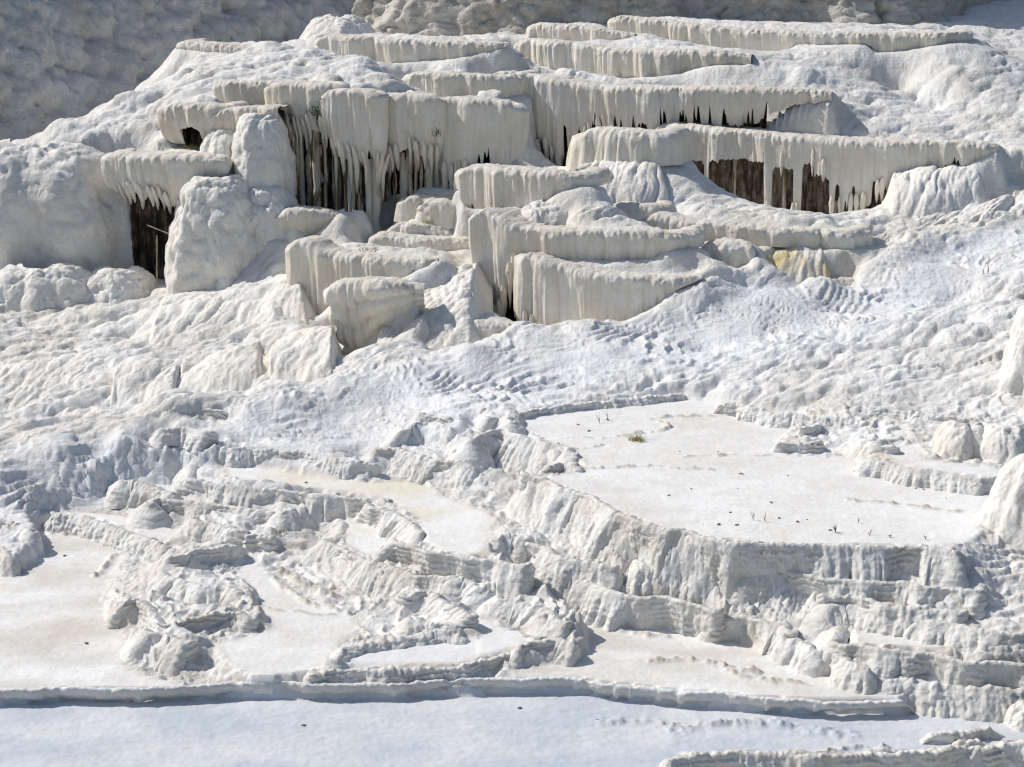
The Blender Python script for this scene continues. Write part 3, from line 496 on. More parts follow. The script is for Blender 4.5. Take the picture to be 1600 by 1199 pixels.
# ------------------------------------------------------------------ curves in world space
rs = np.random.RandomState(11)
def wall_curve(w):
    key, pool, z, flare, style, pts, label = w
    u = np.array([p[0] for p in pts], float); v = np.array([p[1] for p in pts], float); h = np.array([p[2] for p in pts], float)
    x, y, _ = at_z(u, v, z); P = np.stack([x, y, 0 * x + z, h, u], 1)
    if style != 'bar' and key != 'edge_rim':
        k = .75 if flare > .25 else .55
        if y[0] < y[1] - .12: P[0, :2] = P[1, :2] + np.array([.10, k])
        if y[-1] < y[-2] - .12 and x[-1] - x[-2] < .6: P[-1, :2] = P[-2, :2] + np.array([.06, k])
    s, C = spline(P, 0.032)
    return s, C, normals2(C, 15)
def ledge_curve(L):
    u = np.array([p[0] for p in L['pts']], float); vt = np.array([p[1] for p in L['pts']], float); vb = np.array([p[2] for p in L['pts']], float)
    d = L['dl'] + (L['dr'] - L['dl']) * (u - u[0]) / (u[-1] - u[0])
    x, y, z = at_d(u, vt, d)
    k = np.array([pxm(a, b) for a, b in zip(d, z)]); h = (vb - vt) / k / 0.985
    P = np.stack([x, y, z, h, u], 1)
    span = x[-1] - x[0]; bow = min(.085 * span, 1.0); P[:, 1] -= bow * np.sin(np.pi * np.clip((x - x[0]) / span, 0, 1)) ** .9
    if L.get('curl'):
        p = P[0].copy(); w = min(1.6, 0.35 * (x[-1] - x[0]) + .3)
        a = p + np.array([0.04 * w, .50 * w, 0, 0, 0]); b = p + np.array([.35 * w, 1.15 * w, 0, 0, 0]); P = np.vstack([b, a, P])
    if L.get('curlr') or (h[-1] > .45 and not L.get('nor')):
        L['curlr'] = 1
        p = P[-1].copy(); w = min(1.4, 0.3 * (x[-1] - x[0]) + .3)
        P = np.vstack([P, p + np.array([0.02 * w, .55 * w, 0, 0, 0]), p + np.array([-.35 * w, 1.1 * w, 0, 0, 0])] if L['key'] in 'A E F G H Z CC2'.split() else [P, p + np.array([.6 * w, .35 * w, 0, 0, 0]), p + np.array([.95 * w, 1.1 * w, 0, 0, 0])])
    s, C = spline(P, 0.04); C[:, 3] = np.maximum(C[:, 3], .05)
    return s, C, normals2(C, 21)
for w_i, w in enumerate(WALLS): WALLS[w_i] = dict(key=w[0], pool=w[1], z=w[2], flare=w[3], style=w[4], label=w[6], curve=wall_curve(w))
for L in LEDGES: L['curve'] = ledge_curve(L)

# ------------------------------------------------------------------ coarse terrain: relaxed surface through pools, steps, ledges and control points
X0, X1, Y0, Y1, DX = -38.0, 38.0, 39.0, 132.0, 0.15
NX, NY = int((X1 - X0) / DX) + 1, int((Y1 - Y0) / DX) + 1
NX += (-NX) % 8; NY += (-NY) % 8
gx = X0 + np.arange(NX) * DX; gy = Y0 + np.arange(NY) * DX
Cn = np.full((NY, NX), np.nan)
def in_poly(px, py, poly):
    ins = np.zeros(px.shape, bool); n = len(poly); j = n - 1
    for i in range(n):
        (xi, yi), (xj, yj) = poly[i], poly[j]
        c = ((yi > py) != (yj > py)) & (px < (xj - xi) * (py - yi) / (yj - yi + 1e-12) + xi)
        ins ^= c; j = i
    return ins
GX, GY = np.meshgrid(gx, gy)
for k, p in POOLS.items():
    x, y, _ = at_z([q[0] for q in p[1]], [q[1] for q in p[1]], p[0])
    _, c = spline(np.stack([np.append(x, x[0]), np.append(y, y[0])], 1), 0.25)
    POOLS[k] = p + (list(zip(c[:, 0], c[:, 1])),)
poolmask = np.zeros((NY, NX), bool)
def put(x, y, z, over=True, r=0):
    i = np.round((np.asarray(y) - Y0) / DX).astype(int); j = np.round((np.asarray(x) - X0) / DX).astype(int)
    for a in range(-r, r + 1):
        for b in range(-r, r + 1):
            ii, jj = i + a, j + b; ok = (ii >= 0) & (ii < NY) & (jj >= 0) & (jj < NX)
            zz = np.broadcast_to(z, ii.shape)
            if not over: ok = ok & ~poolmask[np.clip(ii, 0, NY - 1), np.clip(jj, 0, NX - 1)]
            Cn[ii[ok], jj[ok]] = zz[ok]
for u, v, d in GROUND:
    x, y, z = at_d(u, v, d); put(np.array([x]), np.array([y]), z, r=2)
for u, d, z in HID:
    x = (u - 800) * d / (FPX * CP) * 1.02; put(np.array([x]), np.array([float(d)]), z, r=2)
for x, y, z in BACK: put(np.array([float(x)]), np.array([float(y)]), z, r=3)
for k, p in POOLS.items():
    m = in_poly(GX, GY, p[4]); Cn[m] = p[0]; poolmask |= m
def deep_of(L):
    C = L['curve'][1]; r = L.get('recess')
    return np.where((C[:, 4] >= r[0] - 6) & (C[:, 4] <= r[1] + 4), 1.1, 0.0) if r else np.zeros(len(C))
for L in sorted(LEDGES, key=lambda l: -l['dl']):
    s, C, N = L['curve']; deep = deep_of(L)
    fr_ = N[:, 1] < -.55
    for n in np.arange(-.9, -.45, .12): put((C[:, 0] + N[:, 0] * (n - deep))[fr_], (C[:, 1] + N[:, 1] * (n - deep))[fr_], (C[:, 2] - .12)[fr_], over=False)
for L in sorted(LEDGES, key=lambda l: -l['dl']):
    s, C, N = L['curve']; deep = deep_of(L)
    foot = C[:, 2] - C[:, 3] - .05
    if L.get('recess'):
        ra, rb, rv = L['recess']; kk = pxm(L['dl'], float(C[len(s) // 2, 2])) * .985
        vt = np.interp(C[:, 4], [p[0] for p in L['pts']], [p[1] for p in L['pts']])
        foot = np.where(deep > 0, np.minimum(foot, C[:, 2] - (rv - vt) / kk), foot)
    for n in np.arange(-.2, .7, .12): put(C[:, 0] + N[:, 0] * n, C[:, 1] + N[:, 1] * n, foot, over=False)
    for n in np.arange(-1.3, -.2, .12): put((C[:, 0] + N[:, 0] * n)[deep > 0], (C[:, 1] + N[:, 1] * n)[deep > 0], foot[deep > 0], over=False)
for w in WALLS:
    s, C, N = w['curve']
    if w['style'] != 'bar' and w['key'] not in ('big_tooth', 'crescent_l', 'isle_a', 'isle_b', 'crust_a', 'crust_b'):
        for n in np.arange(-.75, -.12, .1): put(C[:, 0] + N[:, 0] * n, C[:, 1] + N[:, 1] * n, C[:, 2] - .06, over=False)
    fl = abs(w['flare'])
    for n in np.arange(fl + .1, fl + .35, .1): put(C[:, 0] + N[:, 0] * n, C[:, 1] + N[:, 1] * n, C[:, 2] - C[:, 3], over=False)
def relax(Z, K, M, it):
    for _ in range(it):
        P = np.pad(Z, 1, mode='edge'); Z = .25 * (P[:-2, 1:-1] + P[2:, 1:-1] + P[1:-1, :-2] + P[1:-1, 2:]); Z[M] = K[M]
    return Z
Z = None
for f in (8, 4, 2, 1):
    B = Cn.reshape(NY // f, f, NX // f, f).transpose(0, 2, 1, 3).reshape(NY // f, NX // f, f * f)
    M = ~np.isnan(B).all(-1); K = np.zeros(M.shape)
    K[M] = np.nanmean(B[M], axis=1)
    if Z is None: Z = np.full(M.shape, np.nanmean(K[M]))
    else: Z = np.repeat(np.repeat(Z, 2, 0), 2, 1)
    Z[M] = K[M]; Z = relax(Z, K, M, {8: 3000, 4: 500, 2: 200, 1: 80}[f])
CO = relax(Z, Z, np.zeros_like(M), 1)
CO[poolmask] = Cn[poolmask]
def bil(A, x, y):
    fx = np.clip((x - X0) / DX, 0, NX - 1.001); fy = np.clip((y - Y0) / DX, 0, NY - 1.001)
    j = fx.astype(int); i = fy.astype(int); a = fx - j; b = fy - i
    return A[i, j] * (1 - a) * (1 - b) + A[i, j + 1] * a * (1 - b) + A[i + 1, j] * (1 - a) * b + A[i + 1, j + 1] * a * b
def blur(A, n):
    k = np.ones(n) / n
    A = np.apply_along_axis(lambda r: np.convolve(np.pad(r, n // 2, mode='edge'), k, 'valid')[:len(r)], 0, A)
    return np.apply_along_axis(lambda r: np.convolve(np.pad(r, n // 2, mode='edge'), k, 'valid')[:len(r)], 1, A)
POOLB = blur(poolmask.astype(float), 5)
SM = blur(blur(CO, 9), 9)

# ------------------------------------------------------------------ fine ground sheet
rows = [40.5]
while rows[-1] < 128:
    d = rows[-1]; rows.append(d + (0.058 + max(0, d - 46) * 0.0016 + max(0, d - 85) * 0.004))
rows = np.array(rows); NCOL = 796
cols = np.linspace(-0.335, 0.335, NCOL)
D, T_ = np.meshgrid(rows, cols, indexing='ij'); FX = D * T_; FY = D
crest_u = np.array([p[0] for p in GROUND[:19]], float); crest_d = np.array([p[2] for p in GROUND[:19]], float)
crest_t = (crest_u - 800) / FPX / CP * 1.03
dc = np.interp(T_, crest_t, crest_d)
Zg = bil(CO, FX, FY); pm = bil(POOLB, FX, FY); free = 1 - sst(.25, .85, pm)
front = 1 - sst(-.5, 1.5, D - dc)                     # this side of the slope crest
ridge = sst(-9, -4, D - dc) * front * free            # bluish stepped slope
upper = 1 - front
# crumbly travertine around the lower pools
wx = FX + .25 * fbm2(FX * .9, FY * .9, 3, 1); wy = FY + .25 * fbm2(FX * .9, FY * .9, 3, 2)
f1, f2 = wor2(wx / .55, wy / .75, 3); g1, g2 = wor2(wx / .2, wy / .28, 4)
crumb = .09 * pillow(f1) + .05 * pillow(g1) + .09 * fbm2(FX * 1.6, FY * 1.6, 5, 6) + .10 * (.5 - np.abs(fbm2(FX * 1.1, FY * 1.5, 3, 8))) + .07 * (.5 - np.abs(fbm2(FX * 3.1, FY * 3.6, 3, 18)))
folds = sst(61.5, 64.5, D) * sst(-1, 4, FX) * front
Zg = Zg + (front * free) * (crumb - .1) * .6 * (1 - .8 * ridge) * (1 - .85 * folds)
# little rimmed micro-steps on the bluish slope
wz = bil(SM, FX, FY) + .42 * fbm2(FX * .22, FY * .26, 3, 9, .42) + .14 * fbm2(FX * .34, FY * .95, 4, 12, .42) + .02 * fbm2(FX * 2.4, FY * 2.4, 2, 13)
step = .15 + .06 * pn2(FX * .15, FY * .15, 15)
q = wz / step; fr = q - np.floor(q)
terr = (np.floor(q) + np.where(fr < .68, .16 * fr / .68, .16 + .84 * sst(.68, 1.0, fr) )) * step
lip = .045 * np.exp(-((fr - .03) / .06) ** 2) + .045 * np.exp(-((fr - 1.0) / .05) ** 2)
terr = terr + lip - wz
Zg = Zg + ridge * (.06 * (crumb - .1) * 5 * np.clip(fbm2(FX * .5, FY * .5, 2, 19), 0, 1) + terr * np.clip(.9 + 1.1 * fbm2(FX * .45, FY * .45, 4, 17), .15, 1.4) + .30 * fbm2(FX * .22, FY * .26, 3, 9, .42) ) + 1.0 * front * free * (1 - ridge) * (1 - folds) * terr
# lobed flow relief on the slopes behind
fa = np.array([-.78, -.62]); al = FX * fa[0] + FY * fa[1]; ac = FX * fa[1] - FY * fa[0]
al2 = al + .5 * fbm2(FX * .5, FY * .5, 3, 21); ac2 = ac + .35 * fbm2(FX * .6, FY * .6, 3, 22)
h1, _ = wor2(al2 / 2.3, ac2 / .85, 5); h2, _ = wor2(al2 / .9, ac2 / .33, 6); h3, _ = wor2(al2 / .38, ac2 / .16, 7)
lob = .52 * pillow(h1) + .26 * pillow(h2) + .10 * pillow(h3) + .12 * fbm2(FX * .5, FY * .5, 4, 23)
rightfl = sst(.5, 6, FX) * sst(78, 84, D)
SG = relax(CO, CO, np.zeros_like(M), 3); gyc, gxc = np.gradient(SG, DX); gm = np.sqrt(gxc ** 2 + gyc ** 2); kk = np.minimum(1, 2.2 / (gm + 1e-6))
nx_, ny_ = -bil(gxc * kk, FX, FY), -bil(gyc * kk, FX, FY); nl = np.sqrt(nx_ ** 2 + ny_ ** 2 + 1); steep = sst(.6, 1.6, np.hypot(nx_, ny_))
Zs = bil(CO, FX, FY); r1, _ = wor3(FX / .42, FY / .42, Zs / 1.3, 8); r2, _ = wor3(FX / .17, FY / .17, Zs / .5, 9)
lob = lob * (1 - .5 * steep) + steep * (.20 * pillow(r1) + .08 * pillow(r2) - .05)
LM = np.zeros((NY, NX))
for L in LEDGES:
    s_, C_, N_ = L['curve']; dp_ = deep_of(L)
    for n_ in np.arange(-1.2, 1.0, .12):
        i_ = np.clip(np.round((C_[:, 1] + N_[:, 1] * n_ - Y0) / DX).astype(int), 0, NY - 1); j_ = np.clip(np.round((C_[:, 0] + N_[:, 0] * n_ - X0) / DX).astype(int), 0, NX - 1); LM[i_, j_] = 1
LM = bil(blur(LM, 5), FX, FY)
q1, _ = wor3(FX / .24, FY / .24, Zs / .8, 31); q2, _ = wor3(FX / .11, FY / .11, Zs / .3, 32)
dl = upper * free * (lob - .4) * (1 - .4 * rightfl) * (1 - .8 * LM) + front * free * sst(.35, 1.0, np.hypot(nx_, ny_)) * (.15 * (pillow(q1) - .5) + .06 * (pillow(q2) - .5))
Zg = Zg + dl / nl; OX = FX + dl * nx_ / nl; OY = FY + dl * ny_ / nl
# lower flank of the bluish slope behind the largest pool: soft diagonal ribs
rib = sst(61.5, 64, D) * (1 - sst(-6.5, -2.5, D - dc)) * sst(0, 4, FX) * front * free
Zg = Zg + rib * (.50 * pillow(h1) + .22 * pillow(h2) + .07 * pillow(h3) - .35)
# pool floors: faint unevenness
Zg = Zg + (1 - free) * (.012 * fbm2(FX * 1.2, FY * 1.2, 3, 31) + .006 * fbm2(FX * 6, FY * 6, 2, 33))
ripple = (1 - free) * sst(-.65, -.75, Zg) * .012 * fbm2(FX * 1.5 + .8 * pn2(FX, FY, 3), FY * 5, 3, 35)
Zg = Zg + ripple
# crust lines and a crack: (points, level or None for on-slope distance, height, half width)
LINES = [([(945,685),(975,680),(1010,677),(1036,672),(1040,664),(1020,657),(1010,656),(1060,652),(1160,650),(1260,657),(1330,662)], 2.0, .05, .07),
 ([(900,733),(960,731),(1010,729),(1060,732),(1112,735)], 2.0, .05, .06), ([(880,686),(905,683),(925,685)], 2.0, .03, .05), ([(897,702),(925,699),(945,696)], 2.0, .03, .05),
 ([(1062,715),(1095,712)], 2.0, .02, .05), ([(1125,713),(1150,710)], 2.0, .03, .07), ([(1176,712),(1200,711)], 2.0, .02, .05),
 ([(1330,783),(1400,787),(1450,795),(1500,800)], 2.0, .03, .12), ([(430,905),(450,925),(490,945),(545,958)], -.2, .05, .10), ([(440,893),(470,912),(520,935)], -.2, .05, .12),
 ([(400,945),(440,955),(520,962)], -.2, .02, .12), ([(80,835),(110,835),(150,838),(190,842)], -.5, .05, .09), ([(150,900),(180,870),(215,862)], -.5, .05, .10),
 ([(920,972),(960,985),(1000,990),(1040,995)], -.4, .05, .09), ([(1020,1035),(1060,1030),(1120,1040),(1180,1052)], -.4, .05, .12), ([(1120,1042),(1170,1060),(1260,1070)], -.4, .04, .12),
 ([(1050,1142),(1120,1132),(1200,1130),(1260,1142),(1330,1150)], -.8, .05, .22), ([(930,1130),(1000,1125),(1060,1140)], -.8, .03, .2), ([(1430,1100),(1500,1096),(1560,1090),(1640,1092)], -.75, .08, .12),
 ([(1480,1118),(1540,1112)], -.8, .05, .08), ([(1290,1172),(1350,1166),(1390,1170)], -.75, .06, .1)]
beige = np.zeros_like(Zg)
def seg_dist(x, y, P):
    best = np.full(x.shape, 9.0)
    for a, b in zip(P[:-1], P[1:]):
        ex, ey = b - a; t = np.clip(((x - a[0]) * ex + (y - a[1]) * ey) / (ex * ex + ey * ey + 1e-9), 0, 1)
        best = np.minimum(best, np.hypot(x - a[0] - t * ex, y - a[1] - t * ey))
    return best
for pts, z, hh, hw in LINES:
    x, y, _ = at_z([p[0] for p in pts], [p[1] for p in pts], z)
    _, c = spline(np.stack([x, y], 1), .3); P = c[:, :2]
    m = (FX > P[:, 0].min() - 1) & (FX < P[:, 0].max() + 1) & (FY > P[:, 1].min() - 1) & (FY < P[:, 1].max() + 1)
    dd = seg_dist(FX[m] + .12 * fbm2(FX[m] * 1.5, FY[m] * 1.5, 3, 41), FY[m] + .12 * fbm2(FX[m] * 1.5, FY[m] * 1.5, 3, 42), P)
    kk = np.exp(-(dd / hw) ** 2) * np.clip(.75 + .9 * fbm2(FX[m] * 2.5, FY[m] * 2.5, 3, 43), 0, 1.4)
    Zg[m] += hh * 2.0 * kk * (1 + .6 * fbm2(FX[m] * 5, FY[m] * 5, 2, 45)); beige[m] = np.maximum(beige[m], 1.0 * kk)
crack_px = [(1362,598,65.6),(1385,594,65.7),(1400,599,65.4),(1430,596,65.4),(1470,590,65.5),(1510,588,65.3),(1540,580,65.5),(1575,566,65.9)]
cx = np.array([at_d(*p)[:2] for p in crack_px]).astype(float)
m = (FX > cx[:, 0].min() - 1) & (FX < cx[:, 0].max() + 1) & (FY > 63) & (FY < 68)
dd = seg_dist(FX[m], FY[m] + .1 * fbm2(FX[m] * 3, FY[m] * 3, 2, 44), cx)
Zg[m] -= .30 * np.exp(-(dd / .07) ** 4)
# keep the land from rising behind the rear face
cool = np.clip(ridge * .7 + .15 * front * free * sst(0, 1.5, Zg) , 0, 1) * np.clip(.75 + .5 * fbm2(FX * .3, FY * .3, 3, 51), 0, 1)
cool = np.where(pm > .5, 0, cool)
cream = upper * (1 - sst(83, 95, D)) * np.clip(.05 + .35 * fbm2(FX * .25, FY * .25, 3, 52), 0, .5)
yx, yy, _ = at_d(1235, 405, 76.3); yg = np.exp(-((FX - yx) / 3.2) ** 2 - ((FY - yy) / 1.8) ** 2) * np.clip(.6 + .8 * fbm2(FX * .8, FY * .8, 3, 56), 0, 1); cream = np.maximum(cream, .7 * yg); algae = .3 * yg * np.clip(.3 + fbm2(FX * .6, FY * .6, 3, 57), 0, 1)
beach = np.clip(sst(.02, .35, pm) * (1 - sst(.6, 1.0, pm)) * 1.2, 0, 1) * np.clip(.35 + .7 * fbm2(FX * .5, FY * .5, 3, 53), 0, 1)
beige = np.maximum(beige, .7 * beach)
beige = np.maximum(beige, .35 * np.clip(fbm2(FX * .22, FY * .35, 4, 54), 0, 1) * (1 - sst(62, 66, D)))
floorbeige = np.zeros_like(Zg); stainy = np.clip(.4 + 1.1 * fbm2(FX * .28, FY * .5, 4, 55), 0, 1)
V = np.stack([OX, OY, Zg], -1).reshape(-1, 3); Q = grid_quads(*FX.shape)
qc = V[Q].mean(1); owner = np.full(len(Q), -1)
keys = list(POOLS)
for i, k in enumerate(keys): owner[in_poly(qc[:, 0], qc[:, 1], POOLS[k][4])] = i
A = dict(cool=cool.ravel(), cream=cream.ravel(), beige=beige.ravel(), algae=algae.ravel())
def sub(sel, extra=None):
    v, q, used = compact(V, Q[sel]); a = {k: x[used].copy() for k, x in A.items()}
    for k, x in (extra or {}).items():
        a[k] = np.maximum(a.get(k, 0), x * (stainy.ravel()[used] if k in ('beige', 'cream') else np.clip(.55 + .45 * stainy.ravel()[used], 0, 1)))
    return v, q, a
# split the land that carries everything at the slope crest line: terraces in front, hillside behind
frontq = (D - dc).ravel()[Q[:, 0]] < 1.0
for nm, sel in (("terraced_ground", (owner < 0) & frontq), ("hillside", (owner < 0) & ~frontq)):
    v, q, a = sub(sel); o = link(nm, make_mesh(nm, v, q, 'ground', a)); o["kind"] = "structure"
THING = {}
for i, k in enumerate(keys):
    p = POOLS[k]; v, q, a = sub(owner == i, p[2]); base = Vector((float(np.mean(v[:, 0])), float(np.mean(v[:, 1])), p[0]))
    e = empty("terrace_pool", base, p[3], "pool"); THING[k] = e
    link("pool_floor", make_mesh("pool_floor", v - np.array(base), q, 'floor', a), e)
def ground_z(x, y): return bil(CO, x, y)

# ------------------------------------------------------------------ rim walls
def flute(s, z, freq, seed, warp=.25):
    # rounded drip ribs parted by sharp grooves, in -1..1
    sw = s + warp * .5 * fbm2(s * .8, z * .9, 2, seed + 3)
    f1, _ = wor2(sw * freq * .95, z * .33 + seed, seed % 40); g1, _ = wor2(sw * freq * 2.4, z * .5 + seed, seed % 40 + 2)
    return 1.5 * (pillow(f1) - .62) + .55 * (pillow(g1) - .62)
seed = 100
for w in WALLS:
    seed += 7
    s, C, N = w['curve']; st = w['style']; n = len(s); h = C[:, 3]; fl = w['flare']
    el = min(.7, s[-1] * .28); edge = np.minimum(sst(-.02, el, s), sst(-.02, el, s[-1] - s)) ** .7
    fo = abs(fl) + .15
    if st != 'bar': h = np.clip(smooth1(np.maximum(h, C[:, 2] - ground_z(C[:, 0] + N[:, 0] * fo, C[:, 1] + N[:, 1] * fo) + .10), 15), h, h + (.12 if w['key'] == 'island_d' else .9))
    gz = ground_z(C[:, 0], C[:, 1]); zfoot = np.minimum(C[:, 2] - h, gz + .0)
    crest = zfoot + (C[:, 2] - zfoot) * edge - .12 * (1 - edge)
    foot_abs = C[:, 2] - h; C = C.copy(); C[:, 2] = crest; h = np.maximum(crest - foot_abs, .06) + (.06 if st != 'bar' else 0)
    if st == 'bar':
        tn = [(-.30, -.10), (-.14, .0), (-.05, .015), (0, .0)]
        tt = np.linspace(0, 1, 14)[1:]
    else:
        tn = [(-.34, -.20), (-.22, -.07), (-.13, -.015), (-.07, .0), (-.02, .012), (.025, .0)]
        tt = np.linspace(0, 1.10, 30)[1:]
    # scalloped plan of the crest
    scal = (.10 if st != 'bar' else .09) * pn2(s * (1.1 if st != 'bar' else .7), 0 * s + seed, 3) + (.07 if st in ('flute', 'rough') else .03) * (1 - 2 * np.abs(pn2(s * .9, 0 * s + seed * 1.7, 5)))
    crz = (.06 if st in ('rough', 'crumb') else .035) * (fbm2(s * 1.4, 0 * s + seed, 3, 7) + .7 * fbm2(s * 6, 0 * s + seed, 3, 27)) * (1 if st != 'bar' else .7)
    but = sst(.15, .75, pn2(s * .62, 0 * s + seed * 2.1, 8) * 1.5 + .30 - .55 * N[:, 0] + (.35 if st == 'crumb' else 0))                 # where white buttresses run out
    R = []
    for nn, zz in tn: R.append((nn + scal, np.full(n, zz) * np.clip(h / .4, .3, 1) + crz, np.zeros(n), 1.0))
    for t in tt:
        if st == 'bar':
            off = .045 * np.sin(np.pi * np.clip(t * 1.2, 0, 1)) + fl * t ** 1.6
            off = off + .05 * fbm2(s * 1.2, 0 * s + t * .4 + seed, 3, 9) * t
        else:
            off = .05 + (fl * 1.3 * but - .04 * (1 - but)) * (t ** 1.25) + .05 * np.sin(np.pi * min(t, 1)) * but
        R.append((off + scal, -h * t + crz * (1 - t), np.full(n, t), 0.0))
    no = np.array([r[0] for r in R]); zo = np.array([r[1] for r in R]); t_ = np.array([r[2] for r in R])
    S = np.broadcast_to(s, no.shape)
    if st == 'bar':
        # white drip runs at intervals
        gaps = np.cumsum(rs.uniform(.7, 3.2, 60)); gaps = gaps[gaps < s[-1]]
        if w['key'] == 'fore_rim':
            gu = [216, 425, 616, 899, 962, 985, 1030, 1063, 1132, 1199, 1235, 1275, 1312]; gaps = np.interp(gu, C[:, 4], s)
        drip = sum(np.exp(-((S - g) / (.05 + .05 * t_)) ** 2) * rs.uniform(.6, 1.1) for g in gaps)
        no = no + drip * .12 * sst(.0, .9, t_) + .02 * fbm2(S * 5, zo * 6, 4, seed) + .05 * fbm2(S * .9, 0 * S + seed, 3, 71)
        chip = np.clip(fbm2(S * 1.7, 0 * S + seed, 3, 72) - .25, 0, 1); zo = zo - .10 * chip * (1 - t_); no = no - .06 * chip
        no = no + t_ * .06 * np.clip(fbm2(S * 2.2, 0 * S + seed, 2, 77), -.3, 1)
        at = dict(cool=.25 + 0 * S, beige=.35 * (1 - np.clip(drip, 0, 1)) * (t_ > 0) * np.clip(.8 + fbm2(S * .8, zo * 2, 3, seed), 0, 1))
    else:
        fa_ = {'flute': .17, 'rough': .15, 'crumb': .11}[st]
        no = no + fa_ * flute(S, zo, 3.9, seed) * sst(0, .5, t_) * (.35 + .65 * but) * np.clip(h / .5, .4, 1.3)
        x3 = C[:, 0] + N[:, 0] * no; y3 = C[:, 1] + N[:, 1] * no; z3 = C[:, 2] + zo
        ra = {'flute': .045, 'rough': .065, 'crumb': .075}[st]
        w1, _ = wor3(x3 / .26, y3 / .26, z3 / .30, 3); w2, _ = wor3(x3 / .11, y3 / .11, z3 / .13, 4)
        rdg = (.5 - np.abs(pn3(x3 * 3.2, y3 * 3.2, z3 * 2.2, 5))) + .5 * (.5 - np.abs(pn3(x3 * 7, y3 * 7, z3 * 5, 6)))
        no = no + (ra * .8 * (pillow(w1) - .5) + ra * .6 * (pillow(w2) - .5) + ra * 1.1 * rdg) * (.35 + .65 * sst(-.1, .15, t_)) * (1 if st != 'flute' else 1.0)
        zo = zo + .5 * ra * fbm3(x3 * 4 + 9, y3 * 4, z3 * 4, 3, 6)
        q_ = (-zo) / .17 + .9 * fbm2(S * .45, zo * .6 + seed, 3, 61) + .25 * fbm2(S * 2.2, zo * 1.0 + seed, 2, 62); fr_ = q_ - np.floor(q_)
        strat = (1 - fr_) ** 1.3 * np.clip(.55 + .9 * fbm2(S * .8, zo * 1.5 + seed, 2, 63), 0, 1.2)
        no = no + (.085 * (1 - .55 * but)) * (strat - .4) * sst(.0, .12, t_) * (1 - .6 * sst(.85, 1.1, t_))
        up = sst(.5, 1.6, C[:, 2]) * (C[:, 1] > 52)
        at = dict(cool=(.05 + .25 * up) + 0 * S, beige=np.clip(.45 * np.clip(.25 + .9 * fbm3(x3 * .8, y3 * .8, z3 * 1.6, 3, 8), 0, 1) * (1 - .5 * but) + .30 * np.exp(-(zo / .14) ** 2) * np.clip(.4 + fbm3(x3 * 2, y3 * 2, z3 * 2, 3, 10), 0, 1), 0, .8))
    no = no * (.35 + .65 * edge)
    Vw = np.stack([C[:, 0] + N[:, 0] * no, C[:, 1] + N[:, 1] * no, C[:, 2] + zo], -1)
    if w['pool']:
        e = THING[w['pool']]; off = np.array(e.location)
        link("rim_wall", make_mesh("rim_wall", Vw.reshape(-1, 3) - off, grid_quads(*no.shape), 'wall', at), e)
    else:
        mi = n // 2; base = np.array([C[mi, 0], C[mi, 1], C[mi, 2] - h[mi]])
        o = link("travertine_step", make_mesh("travertine_step", Vw.reshape(-1, 3) - base, grid_quads(*no.shape), 'wall', at)); o.location = base
        tag(o, w['label'], "rock step")

